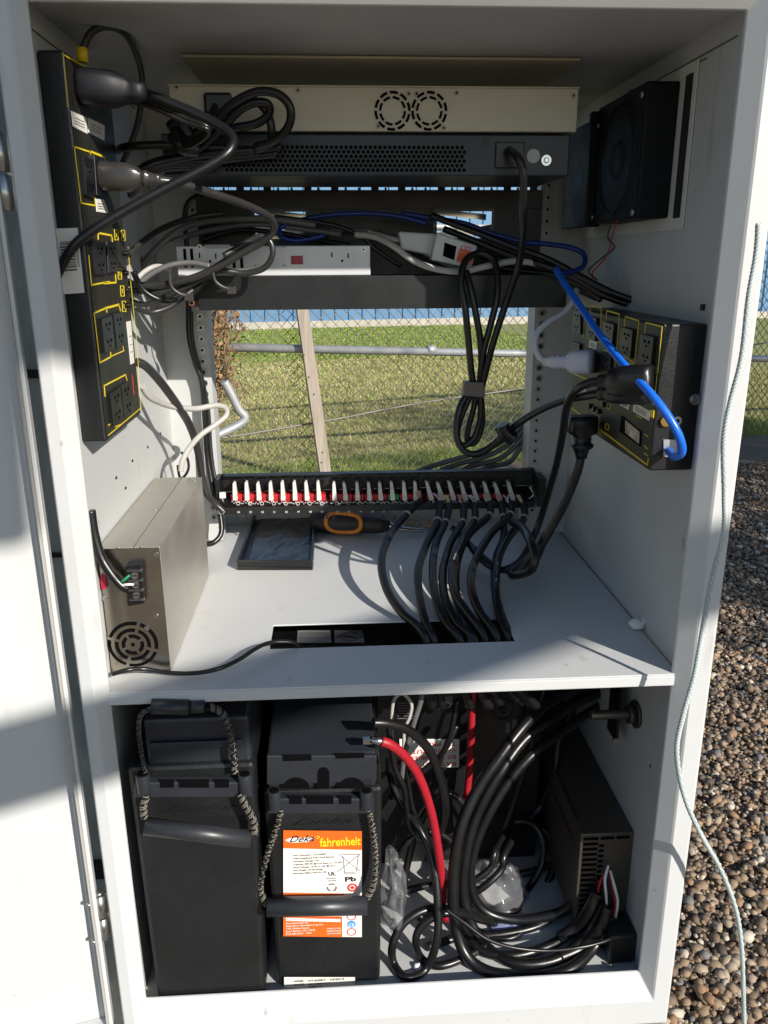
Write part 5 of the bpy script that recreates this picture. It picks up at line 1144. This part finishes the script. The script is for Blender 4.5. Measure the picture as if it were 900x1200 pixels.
# blue ribbed metal building
bld=thing('metal_building','blue ribbed metal building on a tan concrete base beyond the lawn','building')
BL=mat('blue_sheet_metal',(.10,.215,.36),.45,metal=.1,var=.06,scale=1.5)
b0=V(-12,14.9,0); b1=PZ(880,373,0); ud=(b1-PZ(450,383,0)).normalized(); b0=PZ(450,383,0)-ud*16; un=V(-ud.y,ud.x,0)
nr=150; pit=.30; pts=[]
for i in range(nr):
    s0=i*pit
    for (u,o_) in ((0,0),(.20,0),(.22,-.035),(.26,-.035),(.28,0)): pts.append(b0+ud*(s0+u)+un*o_)
vs=[p_+V(0,0,.16) for p_ in pts]+[p_+V(0,0,5.2) for p_ in pts]; n=len(pts)
b=B(); b.poly(vs,[[i,i+1,n+i+1,n+i] for i in range(n-1)]); b.build('ribbed_wall',BL,bld,recalc=False)
q=b0-un*.05; e=b0+ud*nr*pit-un*.05; b=B(); b.quad([q,e,e+un*.3,q+un*.3],(0,0,.16)); b.build('concrete_base',CONCRETE,bld)
b=B(); b.quad([q+V(0,0,5.2)-un*.3,e+V(0,0,5.2)-un*.3,e+V(0,0,6.6)+un*8,q+V(0,0,6.6)+un*8],(0,0,.08)); b.build('roof',mat('pale_roof',(.5,.5,.5),.5),bld)
# mounting post beside the cabinet, left, and lower strut
mp=thing('mounting_post','galvanised square post standing left of the cabinet behind its door','post')
b=B(); b.box((-.390,.05,0),(-.3165,.11,1.75)); b.build('post_tube',GALV,mp,bevel=.004)
b=B()
for (x,y) in ((38,438),): q=PY(x,y,.0485); b.box((-.400,.046,q.z-.004),(-.3160,.052,q.z+.004))
q=PY(70,1018,.0485); 
b.build('steel_band',BLACKM,mp)
for (x,y,hh_) in ((68,650,.002),(118,1018,.012)): q=PY(x,y,.0485); b=B(); b.box((-.401,.045,q.z-hh_),(-.3155,.052,q.z+hh_)); b.build('steel_band',BLACKM,mp)
# conduit clip at the outer right side, seen over the lawn
b=B(); q=PY(878,365,.02); b.cyl(q+V(0,0,-.011),q+V(0,0,.011),.005,14); b.build('cord_sleeve',GALVP,label='short galvanised sleeve behind the teal cord at the right jamb',cat='sleeve')
pd=thing('concrete_pad','concrete pad under the cabinet','pad')
B().box((-.42,-.12,0),(.40,.66,.14)).build('slab',CONCRETE,pd,bevel=.01)
b=B(); 
for xx in (-.30,.25):
    for yy in (.06,.5): b=B(); b.box((xx,yy,.14),(xx+.05,yy+.05,.53)); b.build('support_leg',GALV,pd,bevel=.002)
# unseen timber rack and trees, added to throw shadows on cabinet and gravel
ELV=.67
def fr_(X,Z,t): return V(X+.78*t,-t,Z+ELV*t)
fo=thing('added_shadow_rack','unseen timber rack added to shade the cabinet, with sloping cross beam and board','rack')
t_=1.75
b=B(); e0=fr_(.85,1.238,t_); e1=fr_(-1.25,.68,t_); b.quad([e0+V(0,0,.05),e1+V(0,0,.045),e1-V(0,0,.040),e0-V(0,0,.038)],(0,-.04,0)); b.build('shadow_beam',WOODP,fo)
b=B(); b.quad([fr_(-.345,1.15,t_),fr_(-.335,1.31,t_),fr_(-.24,1.335,t_),fr_(-.24,1.75,t_),fr_(-1.1,1.75,t_),fr_(-1.1,1.05,t_)],(0,-.02,0)); b.build('board',WOODP,fo)  # added board, outline cut to the shade wanted on door and left jamb
for X_ in (.62,-1.15):
    q=fr_(X_,1.2,t_); b=B(); b.box((q.x-.045,q.y-.13,0),(q.x+.045,q.y-.041,q.z+.8)); b.build('shadow_rack_post',WOODP,fo)
def tree(name,label,base,hgt,cr,nleaf,seed):  # out-of-view tree, added for its shade on the ground
    random.seed(seed); rg=np.random.default_rng(seed); T=thing(name,label,'tree',group='unseen trees added for shade'); base=Vector(base)
    b=B(); top=base+V(.1,.05,hgt*.75); b.tube([base,base+V(.05,0,hgt*.35),top],[.13,.04],10,0,sub=5)
    tips=[]
    for k in range(11):
        s=base+V(.04,.02,hgt*random.uniform(.35,.7)); an=random.uniform(0,6.28); e=s+V(math.cos(an)*cr*.75,math.sin(an)*cr*.75,hgt*random.uniform(.1,.28)); b.tube([s,s.lerp(e,.5)+V(0,0,.15),e],[.045,.012],6,0,sub=4); tips+=[e,s.lerp(e,.6)]
    b.build('trunk',TWIG,T)
    tips.append(top); N_=nleaf; ci=rg.integers(0,len(tips),N_); cc=np.array([t[:] for t in tips])[ci]+rg.normal(0,cr*.22,(N_,3))
    a1=rg.normal(0,1,(N_,3)); a1/=np.linalg.norm(a1,axis=1)[:,None]; a2=rg.normal(0,1,(N_,3)); a2/=np.linalg.norm(a2,axis=1)[:,None]
    v_=np.stack([cc-a1*.06,cc+a2*.035,cc+a1*.06,cc-a2*.035],1).reshape(-1,3)
    o=npmesh('crown',v_,np.arange(N_*4).reshape(-1,4),[mat('tree_leaf',(.07,.10,.03),.6,var=.3,scale=2)]); o.parent=T
tree('unseen_shade_tree','unseen leafy tree added for ground shade to the right rear of the photographer, nearer one',(7.0,-2.4,0),5.2,1.5,9000,3)
tree('unseen_shade_tree','unseen leafy tree added for ground shade to the right rear of the photographer, farther one',(6.9,-.2,0),5.6,1.5,7000,5)
# ================================================================ LIGHT
w=bpy.data.worlds.new('World'); S.world=w; w.use_nodes=True; nt=w.node_tree
bg=nt.nodes['Background']; sky=nt.nodes.new('ShaderNodeTexSky'); sky.sky_type='NISHITA'; sky.sun_disc=False
sv=V(.78,-1,ELV).normalized()
sky.sun_elevation=math.asin(sv.z); sky.sun_rotation=math.atan2(sv.x,sv.y); sky.air_density=1.0; sky.dust_density=.2
nt.links.new(sky.outputs[0],bg.inputs[0]); bg.inputs[1].default_value=.09
l=bpy.data.lights.new('sun','SUN'); l.energy=4.9; l.angle=math.radians(.53); l.color=(1,.935,.85)
lo=bpy.data.objects.new('sun',l); COL.objects.link(lo); lo.rotation_euler=sv.to_track_quat('Z','Y').to_euler()
vs_=S.view_settings; vs_.view_transform='Standard'; vs_.look='None'; vs_.exposure=.42; vs_.gamma=1
S.render.engine='CYCLES'; S.cycles.max_bounces=8; S.cycles.transparent_max_bounces=12
